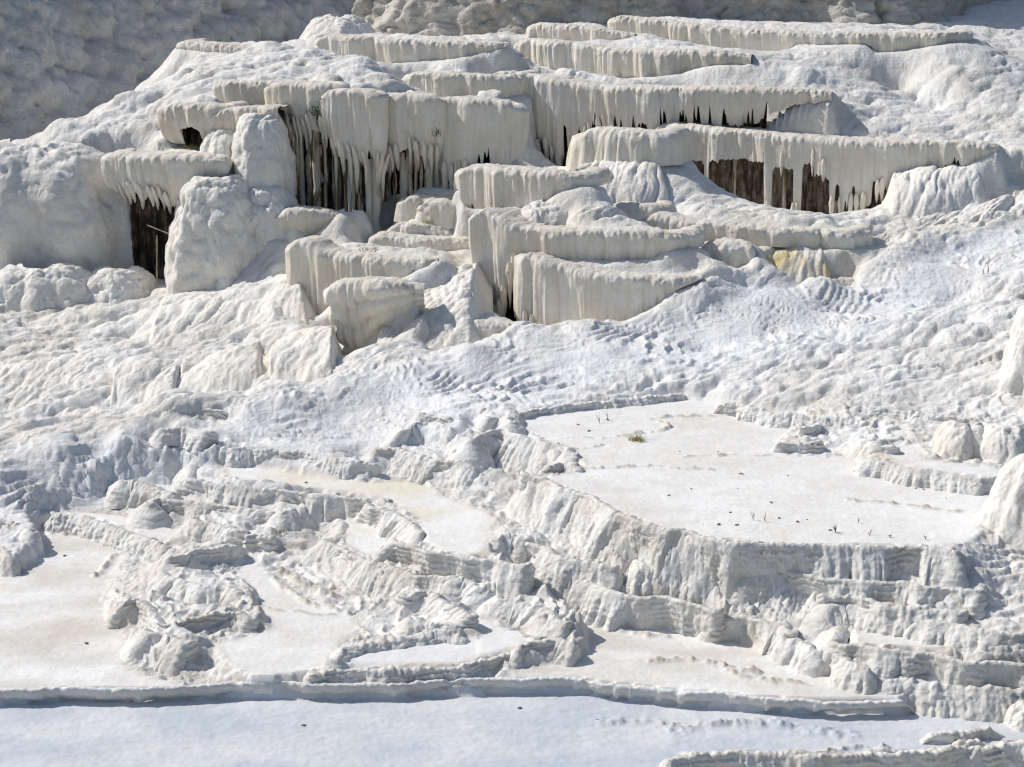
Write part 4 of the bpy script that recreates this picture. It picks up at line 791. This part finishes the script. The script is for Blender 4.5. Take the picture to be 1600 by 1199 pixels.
# ------------------------------------------------------------------ ledges
def tube(path, rad, nseg=8, seed=0, rough=.15):
    P = np.asarray(path, float); n = len(P); a = np.linspace(0, 2 * np.pi, nseg, endpoint=False)
    rr = np.asarray(rad)[:, None] * (1 + rough * pn2(P[:, 2:3] * 3 + seed, a[None, :] * 1.0 + seed, 3))
    ring = np.stack([P[:, 0:1] + rr * np.cos(a), P[:, 1:2] + rr * np.sin(a), P[:, 2:3] + 0 * rr], -1)
    Vv = ring.reshape(-1, 3); q = []
    for i in range(n - 1):
        for j in range(nseg):
            k = (j + 1) % nseg; q.append((i * nseg + j, i * nseg + k, (i + 1) * nseg + k, (i + 1) * nseg + j))
    return Vv, np.array(q)
for L in LEDGES:
    seed += 7
    s, C, N = L['curve']; n = len(s); h = C[:, 3]; u = C[:, 4]; zc = C[:, 2]; rec = L.get('recess')
    mi = n // 2; base = np.array([C[mi, 0], C[mi, 1] + .6, zc[mi] - h[mi]])
    e = empty("travertine_ledge", base, L['label'], "ledge")
    k = pxm(L['dl'], float(zc[mi])) * .985
    vt = np.interp(u, [p[0] for p in L['pts']], [p[1] for p in L['pts']])
    he = h.copy()
    for (a, b, vtop) in L.get('cuts', []):
        m = (u > a) & (u < b); jag = 3.0 * fbm2(s * 5, 0 * s + seed, 3, 2)
        arch = 5 * (np.abs((u - (a + b) / 2) / ((b - a) / 2 + 1e-6))) ** 3
        he[m] = np.minimum(he[m], (vtop + jag[m] + arch[m] - vt[m]) / k)
    if 'slits' in L:
        a, b, den, d0, d1 = L['slits']; sa, sb = np.interp([a, b], np.maximum.accumulate(u), s)
        for c in rs.uniform(sa, sb, int((sb - sa) * den)):
            wd = rs.uniform(.035, .11); dep = rs.uniform(d0, d1) * np.clip(np.interp(c, s, h) / 2.0, .2, 1)
            he = np.minimum(he, h - dep * np.clip(1 - np.abs(s - c) / wd, 0, 1) ** .7)
    te = L.get('teeth', .04)
    he = he + te * (.5 * pn2(s * 2.1, 0 * s + seed, 3) + .5 * (1 - 2 * np.abs(pn2(s * 5.5, 0 * s + seed, 4))) ** 2) * np.clip(h / 1.5, 0, 1)
    he = np.maximum(he, .05)
    hs = smooth1(h, 41)
    rr = L.get('round', .16); tuck = L.get('tuck', .2)
    scp = (.62 if L['key'] in 'SRTYHPV' else .45) * (pillow(wor2(s / 1.7 + .3 * pn2(s * .5, 0 * s, 4), 0 * s + seed * .37, seed % 30)[0]) - .75) * np.clip(hs, .2, 1) + .16 * (pillow(wor2(s / .6, 0 * s + seed * .77, seed % 30 + 1)[0]) - .7)
    sh = [(-2.0 if rec else -1.1, -.14), (-1.0, -.10), (-.6, -.07), (-.38, -.035), (-.22, -.01), (-.10, .0)]
    tt = np.linspace(0, 1, 30)
    no = []; zo = []; t_ = []
    dp = deep_of(L)
    for nn, zz in sh: 
        lim = -np.minimum(.30 + .55 * s if L.get('curl') else 9, .30 + .55 * (s[-1] - s) if L.get('curlr') else 9)
        no.append(np.maximum(np.where((nn < -1.5) & (dp == 0), -1.05, nn), lim) + np.zeros(n)); zo.append(np.full(n, zz)); t_.append(np.full(n, -1.0))
    for t in tt:
        dep = he * t; tz = np.clip(dep / hs, 0, 1.3)
        o = rr * np.sqrt(np.clip(1 - (1 - np.clip(dep / (rr * 1.6), 0, 1)) ** 2, 0, 1)) - tuck * np.clip((tz - .35) / .65, 0, 1.2) ** 1.4 * np.clip(hs / 2, .3, 1)
        if L.get('tiers'):
            o = o - .16 * (np.floor(tz * 4.2 + .35 * pn2(s * .9, 0 * s, 6)) - 0) + .10 * np.sin((tz * 4.2 % 1) * np.pi)
        no.append(o); zo.append(-dep); t_.append(np.full(n, t))
    no = np.array(no); zo = np.array(zo); t_ = np.array(t_); S = np.broadcast_to(s, no.shape); face = t_ >= 0
    dep = -zo
    no = no + scp * np.where(face, 1.0, np.clip(1 + (no + .1) / .9, 0, 1))
    # vertical billows, drip flutes, rough cap
    bil_ = .16 * (.6 - np.abs(pn2(S * .55, dep * .10 + seed, 11)) * 1.6) + .09 * (.5 - np.abs(pn2(S * 1.4, dep * .15 + seed, 12)) * 1.5)
    side = np.clip(-N[:, 0] * 1.4, 0, 1)             # the left flanks carry deeper pleats
    fl = (.075 + .075 * side) * flute(S, dep * .5, 3.0, seed, .12) * (.45 + .8 * sst(.15, .9, dep / hs) + .5 * side) + .03 * flute(S, dep * .4, 7.0, seed + 2, .1)
    capw = np.where(face, np.exp(-(dep / (.16 + .5 * np.clip(pn2(S * 1.3, 0 * S + seed, 19), 0, 1) + .30 * np.abs(pn2(S * 3.3, 0 * S + seed, 20)))) ** 2), 1.0)
    fin = np.where(face, sst(.0, .12, dep), .0)
    x3 = C[:, 0] + N[:, 0] * no; y3 = C[:, 1] + N[:, 1] * no; z3 = zc + zo
    w1, _ = wor3(x3 / .22, y3 / .22, z3 / .30, 5)
    w2, _ = wor3(x3 / .11, y3 / .11, z3 / .16, 6); capn = .10 * (pillow(w1) - .5) + .045 * (pillow(w2) - .5) + .05 * fbm3(x3 * 4, y3 * 4, z3 * 4, 3, 13)
    no = no + np.where(face, (bil_ * sst(0, .25, dep) + fl * fin + .02 * fbm3(x3 * 1.5, y3 * 1.5, z3 * 1.2, 3, 14)), 0) + capn * capw * np.where(face, 1, .25)
    zo = zo + np.where(face, 0, .8) * capn + np.where(face & (dep < .15), .4, 0) * capn
    fade = np.minimum(1, sst(0, .3, h))
    no = np.where(face, no * (.3 + .7 * fade), no)
    Vv = np.stack([C[:, 0] + N[:, 0] * no, C[:, 1] + N[:, 1] * no, zc + zo], -1)
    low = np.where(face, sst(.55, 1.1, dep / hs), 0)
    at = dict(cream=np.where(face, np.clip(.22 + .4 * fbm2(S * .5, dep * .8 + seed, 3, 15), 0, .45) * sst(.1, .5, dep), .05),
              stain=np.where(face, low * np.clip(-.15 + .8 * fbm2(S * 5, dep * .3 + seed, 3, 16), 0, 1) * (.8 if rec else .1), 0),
              beige=np.where(face, .62 * capw, .55) * np.clip(.65 + .7 * fbm2(S * 1.5, dep * 3 + seed, 3, 17), 0, 1))
    link("face", make_mesh("face", Vv.reshape(-1, 3) - base, grid_quads(*no.shape), 'ledge', at), e)
    zbot = zc - he; nbot = no[-1]
    order = np.maximum.accumulate(np.where(np.isfinite(u), u, 0))
    def at_u(uu): return int(np.clip(np.searchsorted(order, uu), 0, n - 1))
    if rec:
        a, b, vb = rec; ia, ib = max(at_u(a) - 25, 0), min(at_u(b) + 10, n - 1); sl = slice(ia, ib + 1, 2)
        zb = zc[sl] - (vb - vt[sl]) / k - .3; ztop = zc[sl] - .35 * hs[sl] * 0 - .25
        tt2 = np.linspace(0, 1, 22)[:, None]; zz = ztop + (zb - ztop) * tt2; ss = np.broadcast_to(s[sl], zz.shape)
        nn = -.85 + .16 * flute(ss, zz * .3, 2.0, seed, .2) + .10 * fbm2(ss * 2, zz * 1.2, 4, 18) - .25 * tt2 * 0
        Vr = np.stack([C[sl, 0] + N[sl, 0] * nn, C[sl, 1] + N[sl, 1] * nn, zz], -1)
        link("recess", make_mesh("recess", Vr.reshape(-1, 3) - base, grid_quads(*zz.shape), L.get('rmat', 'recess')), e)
        if 'cols' in L:
            a, b, cnt = L['cols']
            for uu in np.linspace(a, b, cnt) + rs.uniform(-2.5, 2.5, cnt):
                i = at_u(uu); nn = rs.uniform(-.55, -.2); z1 = zbot[i] + .35; z0 = zc[i] - (vb - vt[i]) / k - .2
                if z1 - z0 < .4: continue
                m = 14; zz = np.linspace(z1, z0, m); p = np.stack([np.full(m, C[i, 0] + N[i, 0] * nn), np.full(m, C[i, 1] + N[i, 1] * nn), zz], 1)
                p[:, 0] += .05 * pn2(zz * .8, 0 * zz + uu, 2); r = rs.uniform(.06, .17) * (1 + .3 * pn2(zz * 1.6, 0 * zz + uu, 4)) * np.linspace(1, 1.15, m)
                v_, q_ = tube(p - base, r, 9, uu, .35); link("column", make_mesh("column", v_, q_, 'column' if rs.rand() < .6 else 'ledge', dict(cream=np.full(len(v_), .3))), e)
    if 'stal' in L:
        a, b, cnt, ln = L['stal']
        for uu in np.linspace(a, b, cnt) + rs.uniform(-3, 3, cnt):
            i = at_u(uu); j0, j1 = max(0, i - 4), min(n, i + 5); i = j0 + int(np.argmin(zbot[j0:j1]))
            l = ln * rs.uniform(.35, 1.15); m = 12; t = np.linspace(0, 1, m); up_ = min(.8, .45 * h[i]); z1 = zbot[i] + up_
            nn = nbot[i] + .03 + .06 * rs.rand() + (no[len(sh) + 14, i] - nbot[i]) * np.clip(1 - t * (l + up_) / up_, 0, 1); p = np.stack([C[i, 0] + N[i, 0] * nn, C[i, 1] + N[i, 1] * nn, z1 - (l + up_) * t], 1)
            p[:, 0] += .03 * pn2(t * 2, 0 * t + uu, 2); r = (rs.uniform(.06, .13) * np.sin(np.pi * np.clip(t * 1.5 + .08, 0, .5)) * np.clip((1 - t) * 1.6, 0, 1) ** .6 + .010)
            v_, q_ = tube(p - base, r, 7, uu, .3); link("stalactite", make_mesh("stalactite", v_, q_, 'ledge', dict(cream=np.full(len(v_), .25), stain=np.repeat(.6 * sst(.5, 1, t) * rs.rand(), 7))), e)

# ------------------------------------------------------------------ flowstone mounds
for key, u, v, d, ru, rv, ry, lb, label, at0 in MOUNDS:
    seed += 7
    x, y, z = at_d(u, v, d); k = pxm(d, float(z)); rx = ru / k; rz = rv / k; c = np.array([x, y + .35 * ry, z])
    bulge = .14 if key in ('m1', 'm2', 'm3', 'm5', 'm5b', 'm4') else 0
    mth, mph = (116, 80) if ru * rv > 2500 else (80, 54)
    th = np.linspace(math.radians(-205), math.radians(25), mth)[None, :]; tp = np.linspace(.02, 1.12, mph)[:, None]
    rad = np.where(tp < 1, tp ** .46 * (1 - bulge * sst(.6, 1, tp)), 1 - bulge); zz_ = 1 - 2 * tp ** 1.7
    lobe = 1 + .16 * pn2(th * 1.1 + seed, 0 * th + seed, 4) + .10 * pn2(th * 2.6 + seed, 0 * th + 3.3, 6)
    sx = np.cos(th) * rad * lobe; sy = np.sin(th) * rad * lobe; sz = zz_ + 0 * th
    nrm = np.stack([np.cos(th) / rx * np.ones_like(sz), np.sin(th) / ry * np.ones_like(sz), (np.clip(1 - tp * .9, .15, 1) * 1.3 / rz) * np.ones_like(sz)], -1); nrm /= np.linalg.norm(nrm, axis=-1)[..., None]
    shr = (.55, .45) if key in ('m6', 'm6b', 'm7', 'm8', 'm9', 'm8b', 'm10', 'm10b', 'm7b', 'm11', 'm13', 'm12') else (0, 0)
    bx, by, bz = sx * rx + x + shr[0] * (sz * rz), sy * ry + c[1] + shr[1] * (sz * rz), sz * rz + z
    el = 1.7 if key in ('m6', 'm6b', 'm7', 'm8', 'm9', 'm8b', 'm7b', 'm11', 'mC', 'mR1', 'mR2', 'm12', 'm13') else .45 if key in ('m10', 'm10b', 'm12b') else 1.0
    wxp = .35 * lb * fbm3(bx / lb * .6, by / lb * .6, bz / lb * .6, 2, seed % 50); 
    w1, w12 = wor3((bx + wxp) / lb, (by + wxp) / lb, (bz - .45 * bx) / (lb * 3.0 * el), seed % 40); w2, _ = wor3((bx + wxp) / (lb * .42), (by) / (lb * .42), (bz - .45 * bx) / (lb * 1.7 * el), seed % 40 + 3)
    w3, _ = wor3(bx / (lb * .18), by / (lb * .18), (bz - .45 * bx) / (lb * .7 * el), seed % 40 + 5)
    dsp = lb * (.50 * (pillow(w1) - .6) + .24 * (pillow(w2) - .6) + .08 * pillow(w3)) + .10 * rz * fbm3(bx * .45, by * .45, bz * .45, 3, seed % 30)
    if key == 'm1' or key in ('m5', 'm5b', 'm2', 'm3', 'm4'):
        w4, _ = wor3((bx + wxp) / .55, by / .55, (bz - .3 * bx) / .7, 21); w5, _ = wor3((bx + wxp) / .2, by / .2, bz / .26, 22)
        dsp = .8 * dsp + .16 * (pillow(w4) - .5) + .07 * (pillow(w5) - .5)
    Vm = np.stack([bx, by, bz], -1) + nrm * dsp[..., None]
    base = np.array([x, c[1], z - rz * .7])
    a = {q: np.clip(val * (.6 + .8 * fbm3(bx * .6, by * .6, bz * .6, 3, 9)), 0, 1) for q, val in at0.items()}
    o = link("flowstone_mound", make_mesh("flowstone_mound", Vm.reshape(-1, 3) - base, grid_quads(mph, mth), 'mound', a)); o.location = base
    tag(o, label, "flowstone")

# ------------------------------------------------------------------ draped aprons
for top, bot, bulge, rw, asp, label, at0 in APRONS:
    seed += 7
    Tp = np.array([[float(q) for q in at_d(*p)] for p in top]); Bp = np.array([[float(q) for q in at_d(*p)] for p in bot])
    wid = max(np.hypot(*np.diff(Tp[:, :2], axis=0).T).sum(), np.hypot(*np.diff(Bp[:, :2], axis=0).T).sum()); ln = np.linalg.norm(Tp.mean(0) - Bp.mean(0))
    ns, nt_ = int(wid / .055) + 2, int(ln / .06) + 2
    def cur(P):
        _, c = spline(P, .05); return np.stack([np.interp(np.linspace(0, 1, ns), np.linspace(0, 1, len(c)), c[:, k]) for k in range(3)], 1)
    Tc, Bc = cur(Tp), cur(Bp); t = np.linspace(-.06, 1.08, nt_)[:, None, None]; sN = np.linspace(0, 1, ns)[None, :, None]
    P = Tc[None] * (1 - t) + Bc[None] * t
    nrm = np.cross(np.gradient(P, axis=1), np.gradient(P, axis=0)); nrm /= np.linalg.norm(nrm, axis=-1)[..., None] + 1e-9
    nrm *= np.sign(nrm[..., 2:3] + 1e-9)
    S = sN[..., 0] * wid + 0 * t[..., 0]; T = t[..., 0] * ln + 0 * S
    S = S + .28 * T + .22 * fbm2(S * .7, T * .5 + seed, 3, 3); tc = np.clip(t[..., 0], 0, 1)
    lobes = pillow(wor2(S / (wid / max(2, round(wid / 1.9))), T / (ln * 1.2) + seed * .31, seed % 30)[0])
    w1, _ = wor2(S / rw, T / (rw * asp) + seed, seed % 40); w2, _ = wor2(S / (rw * .42), T / (rw * .42 * asp) + seed, seed % 40 + 2); w3, _ = wor2(S / (rw * .2), T / (rw * .2 * asp), seed % 40 + 4)
    dsp = bulge * (np.sin(np.pi * np.clip(tc ** 1.25, 0, 1)) ** .8) * (.35 + .65 * lobes) + rw * (.50 * (pillow(w1) - .6) + .22 * (pillow(w2) - .6) + .08 * (pillow(w3) - .5)) + .12 * fbm2(S * .5, T * .5, 3, seed % 20)
    ed = np.minimum(sst(0, .14, sN[..., 0]), sst(0, .14, 1 - sN[..., 0])) * sst(-.06, .10, t[..., 0]); dsp = dsp * ed - .7 * (1 - ed)
    P = P + nrm * dsp[..., None]; P[..., 2] -= .55 * sst(1.0, 1.08, t[..., 0])
    base = Bp.mean(0)
    a_ = {q: np.clip(val * (.6 + .9 * fbm2(S * .5, T * .5, 3, 9)), 0, 1) for q, val in at0.items()}
    o = link("flowstone_apron", make_mesh("flowstone_apron", P.reshape(-1, 3) - base, grid_quads(nt_, ns), 'mound', a_)); o.location = base
    tag(o, label, "flowstone")

# ------------------------------------------------------------------ rear cliffs
def rear_face(name, pts, height, slope, mat, lb, seed, label):
    P = np.array([at_d(*p) for p in pts]); s, C = spline(P, .13); N = normals2(C, 25); m = 100
    t = np.linspace(-.15, 1, m)[:, None]; zz = C[:, 2] + height * t; nn = -height * t / math.tan(math.radians(slope)) - .5 * fbm2(s * .12, 0 * s + 3, 3, seed)
    X = C[:, 0] + N[:, 0] * nn; Y = C[:, 1] + N[:, 1] * nn
    wp = .5 * fbm3(X * .5, Y * .5, zz * .5, 3, seed)
    w1, _ = wor3((X + wp) / lb, Y / lb, (zz + wp) / lb, seed % 30); w2, _ = wor3((X + wp) / (lb * .38), Y / (lb * .38), zz / (lb * .38), seed % 30 + 4)
    w3, _ = wor3(X / (lb * .16), Y / (lb * .16), zz / (lb * .16), seed % 30 + 6); dd = lb * (.7 * pillow(w1) + .30 * pillow(w2) + .08 * pillow(w3)) + .35 * fbm3(X * .35, Y * .35, zz * .35, 4, seed + 2)
    X = X + N[:, 0] * dd; Y = Y + N[:, 1] * dd; zz = zz + .4 * dd
    me = make_mesh(name, np.stack([X, Y, zz], -1).reshape(-1, 3), grid_quads(*zz.shape), mat); o = link(name, me); o["kind"] = "structure"; return o
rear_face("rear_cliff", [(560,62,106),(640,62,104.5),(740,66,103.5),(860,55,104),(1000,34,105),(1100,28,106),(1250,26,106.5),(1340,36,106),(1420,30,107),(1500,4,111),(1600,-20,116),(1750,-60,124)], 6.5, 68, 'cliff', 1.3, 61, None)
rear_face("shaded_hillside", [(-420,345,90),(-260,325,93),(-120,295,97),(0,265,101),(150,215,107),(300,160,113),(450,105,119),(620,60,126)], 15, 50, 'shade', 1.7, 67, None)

# ------------------------------------------------------------------ small things
def ball(r, seed, sq=(1, 1, .6), n=8):
    th = np.linspace(0, 2 * np.pi, n + 1)[None, :]; ph = np.linspace(.001, np.pi - .001, 6)[:, None]
    x = np.sin(ph) * np.cos(th); y = np.sin(ph) * np.sin(th); z = np.cos(ph) + 0 * th
    k = r * (1 + .35 * pn3(x * 1.3 + seed, y * 1.3, z * 1.3, 3)); k[:, -1] = k[:, 0]
    return np.stack([x * k * sq[0], y * k * sq[1], z * k * sq[2]], -1).reshape(-1, 3), grid_quads(6, n + 1)
def on_floor(u, v, z): x, y, _ = at_z(u, v, z); return float(x), float(y), float(z)
BIGP = [(1062,706),(1122,706),(1045,775),(1080,764),(1153,764),(1158,741),(1231,744),(1205,786),(1141,801),(1099,820),(1123,820),(1151,821),(1217,810),(1246,816),(1261,812),(1297,829),(903,664),(920,674),(949,656),(1478,779),(1431,764),(1443,765)]
for i, (u, v) in enumerate(BIGP):
    r = rs.uniform(.02, .05); vv, q = ball(r, i * 3.1, (rs.uniform(1, 1.9), 1, .55)); x, y, z = on_floor(u, v, 2.0)
    o = link("pebble", make_mesh("pebble", vv, q, 'stone')); o.location = (x, y, z + r * .3); o.rotation_euler.z = rs.uniform(0, 3)
    tag(o, "small dark clod lying on the largest white pool floor", "pebble", "clods on the largest pool floor")
for i, (u, v, z, lb) in enumerate([(478,754,.9,"single dark pebble on the cream coloured pool floor"),(135,1005,-.5,"tiny pebble low on the left edge pool floor"),(101,868,-.5,"tiny pebble near the top of the left edge pool floor"),(474,1133,-.8,"dark pebble on the foreground floor left of centre"),(812,1106,-.8,"dark pebble just below the foreground rim at centre"),(934,1125,-.8,"dark pebble on the foreground floor right of centre")]):
    vv, q = ball(.04, i * 5.7, (1.5, 1, .55)); o = link("pebble", make_mesh("pebble", vv, q, 'stone')); o.location = on_floor(u, v, z + .02); tag(o, lb, "pebble")
def twig_mesh(h, n, seed, spread, r=.012):
    R = np.random.RandomState(seed); Vs, Qs, off = [], [], 0
    for k in range(n):
        m = 6; t = np.linspace(0, 1, m); a = R.uniform(0, 6.28); l = h * R.uniform(.5, 1); lean = spread * R.uniform(.2, 1)
        st = R.uniform(0, .45) * h if k else 0
        p = np.stack([np.cos(a) * lean * l * t + .03 * h * np.sin(t * 7 + a), np.sin(a) * lean * l * t, st + (l - st) * t * .95], 1)
        v_, q_ = tube(p, r * (1 - .7 * t), 5, seed + k, .1); Vs.append(v_); Qs.append(q_ + off); off += len(v_)
    return np.vstack(Vs), np.vstack(Qs)
TW = [(1178,813,.42,5,.7,"leaning dry twig, left of a pair in the largest pool"),(1195,816,.5,3,.15,"upright dry twig, right of a pair in the largest pool"),(1305,832,.38,12,.9,"bushy dry sprig near the front rim of the largest pool"),(1341,817,.3,5,.5,"small dry sprig right of the bushy one in the largest pool"),(1359,837,.34,4,.5,"dry sprig standing third from the right in the largest pool"),(1390,840,.16,7,1.4,"flat dry sprig second from the right in the largest pool"),(1446,843,.22,6,1.0,"rightmost low dry sprig in the largest pool"),(936,662,.5,4,.5,"dry twig on the far left part of the largest pool"),(950,657,.4,4,.6,"short dry twig at the far edge of the largest pool")]
for i, (u, v, h, n, spd, lb) in enumerate(TW):
    vv, q = twig_mesh(h * .75, n, 40 + i, spd, .009); o = link("dry_twig", make_mesh("dry_twig", vv, q, 'twig')); o.location = on_floor(u, v, 2.0); o.rotation_euler.z = i; tag(o, lb, "twig")
for i, (u, v, d, h, lb) in enumerate([(1534,452,74.2,.85,"left of two thin reddish reeds on the bluish slope at right"),(1542,452,74.3,1.0,"right of two thin reddish reeds on the bluish slope at right")]):
    x, y, z = at_d(u, v, d); vv, q = twig_mesh(h, 2, 70 + i, .15, .014); o = link("reed", make_mesh("reed", vv, q, 'twig')); o.location = (x, y, float(ground_z(x, y)) - .05); tag(o, lb, "reed")
def blades(h, n, w, seed, spread, rad):
    R = np.random.RandomState(seed); Vs, Qs = [], []
    for k in range(n):
        a = R.uniform(0, 6.28); c = np.array([np.cos(a), np.sin(a)]) * rad * R.rand() ** .5; b = R.uniform(0, 6.28); l = h * R.uniform(.5, 1.1); s_ = spread * R.uniform(.3, 1.2)
        px, py = -np.sin(b) * w, np.cos(b) * w
        for t in (0, .5, 1):
            q0 = np.array([c[0] + np.cos(b) * s_ * l * t * t, c[1] + np.sin(b) * s_ * l * t * t, l * (t - .25 * s_ * t * t)]); ww = 1 - .9 * t
            Vs += [q0 + np.array([px * ww, py * ww, 0]), q0 - np.array([px * ww, py * ww, 0])]
        f = k * 6; Qs += [(f, f + 1, f + 3, f + 2), (f + 2, f + 3, f + 5, f + 4)]
    return np.array(Vs), np.array(Qs)
GR = [(994,688,None,2.0,.24,110,1.2,.24,'grass',"yellow green grass tuft alone on the largest white pool"),
      (576,391,75.0,None,.16,60,.9,.45,'grass',"thin dry grass patch on the rim of the shallow basin ledge"),
      (668,349,79.8,None,.22,40,.8,.25,'grass',"small grass patch on the upper slab behind the basin"),
      (786,524,70.6,None,.20,60,.8,.35,'moss',"mossy grass patch at the foot of the stacked bowls"),
      (174,664,65.9,None,.24,70,.8,.35,'moss',"yellow green moss at the foot of the bottom left flowstone toe"),
      (1352,346,80.6,None,.18,80,.9,.5,'moss',"bright green algae patch below the right part of the big panelled ledge"),
      (1300,380,77.5,None,.2,60,.9,.4,'moss',"green algae edge on top of the yellow stained flow"),
      (298,231,83.2,None,.25,60,.7,.35,'moss',"dark green moss filling the hole under the bulging ledge"),
      (342,64,100.0,None,.25,24,.7,.2,'leaf',"tiny green weed on the thin skyline ledge"),
      (440,832,None,.6,.12,50,.9,.30,'moss',"faint olive moss on the crumbly step left of the tiny pool"),
      (870,824,None,.95,.14,40,.9,.2,'moss',"olive moss knob at the foot of the tall fluted wall")]
for i, (u, v, d, z, h, n, spd, rad, mt, lb) in enumerate(GR):
    if d: x, y, z = [float(q) for q in at_d(u, v, d)]
    else: x, y, z = on_floor(u, v, z)
    vv, q = blades(h, n, .014, 80 + i, spd, rad); o = link("grass_tuft", make_mesh("grass_tuft", vv, q, mt, smooth=False)); o.location = (x, y, z - .03); tag(o, lb, "grass" if mt == 'grass' else "moss" if mt == 'moss' else "weed")
# shrub hanging on the ledge face, with stems and leaves
def shrub(u, v0, d, h, wdt, nleaf, seed, label):
    x, y, z = [float(q) for q in at_d(u, v0, d)]; e = empty("shrub", (x, y, z), label, "shrub"); R = np.random.RandomState(seed)
    vv, q = twig_mesh(h, 7, seed, .35, .016); link("stem", make_mesh("stem", vv, q, 'twig'), e)
    Vs, Qs = [], []
    cl = [(R.normal(0, wdt * .32), R.normal(-.1, .12), h * R.uniform(.35, 1.0)) for _ in range(9)]
    for k in range(nleaf):
        c = np.array(cl[k % 9]) + R.normal(0, .09, 3); a = R.normal(size=3); a /= np.linalg.norm(a); b_ = np.cross(a, R.normal(size=3)); b_ /= np.linalg.norm(b_)
        s_ = R.uniform(.025, .055); Vs += [c - a * s_, c + b_ * s_ * .6, c + a * s_, c - b_ * s_ * .6]; Qs.append((4 * k, 4 * k + 1, 4 * k + 2, 4 * k + 3))
    link("foliage", make_mesh("foliage", np.array(Vs), np.array(Qs), 'leaf', smooth=False), e)
shrub(497, 200, 82.9, 1.35, .6, 260, 5, "green leafy shrub growing on the face of the tall ledge")
shrub(455, 196, 83.4, .55, .3, 50, 6, "small sprig at the left corner of the shrub ledge")
shrub(682, 214, 81.9, .3, .2, 40, 7, "tiny green sprig between the grooved recess and the square shouldered ledge")
# poles in the dark cleft
def pole(u0, v0, d0, u1, v1, d1, r, label):
    p0 = np.array([float(q) for q in at_d(u0, v0, d0)]); p1 = np.array([float(q) for q in at_d(u1, v1, d1)]); t = np.linspace(0, 1, 7)[:, None]
    p = p0 + (p1 - p0) * t; dirx = (p1 - p0) / np.linalg.norm(p1 - p0); up = np.array([0, 1., 0]); s1 = np.cross(dirx, up); s1 /= np.linalg.norm(s1); s2 = np.cross(dirx, s1)
    a = np.linspace(0, 2 * np.pi, 7)[:-1]; rr = r * (1 + .2 * np.sin(t * 9)); ring = p[:, None, :] + rr[:, None] * (np.cos(a)[None, :, None] * s1 + np.sin(a)[None, :, None] * s2)
    q = [(i * 6 + j, i * 6 + (j + 1) % 6, (i + 1) * 6 + (j + 1) % 6, (i + 1) * 6 + j) for i in range(6) for j in range(6)]
    o = link("wooden_pole", make_mesh("wooden_pole", ring.reshape(-1, 3) - p1, np.array(q), 'wood')); o.location = p1; tag(o, label, "pole")
pole(230, 352, 80.6, 272, 369, 79.6, .026, "slanting grey branch wedged across the dark cleft")
pole(245, 368, 80.2, 245, 442, 80.0, .03, "thin upright pole standing in the dark cleft")
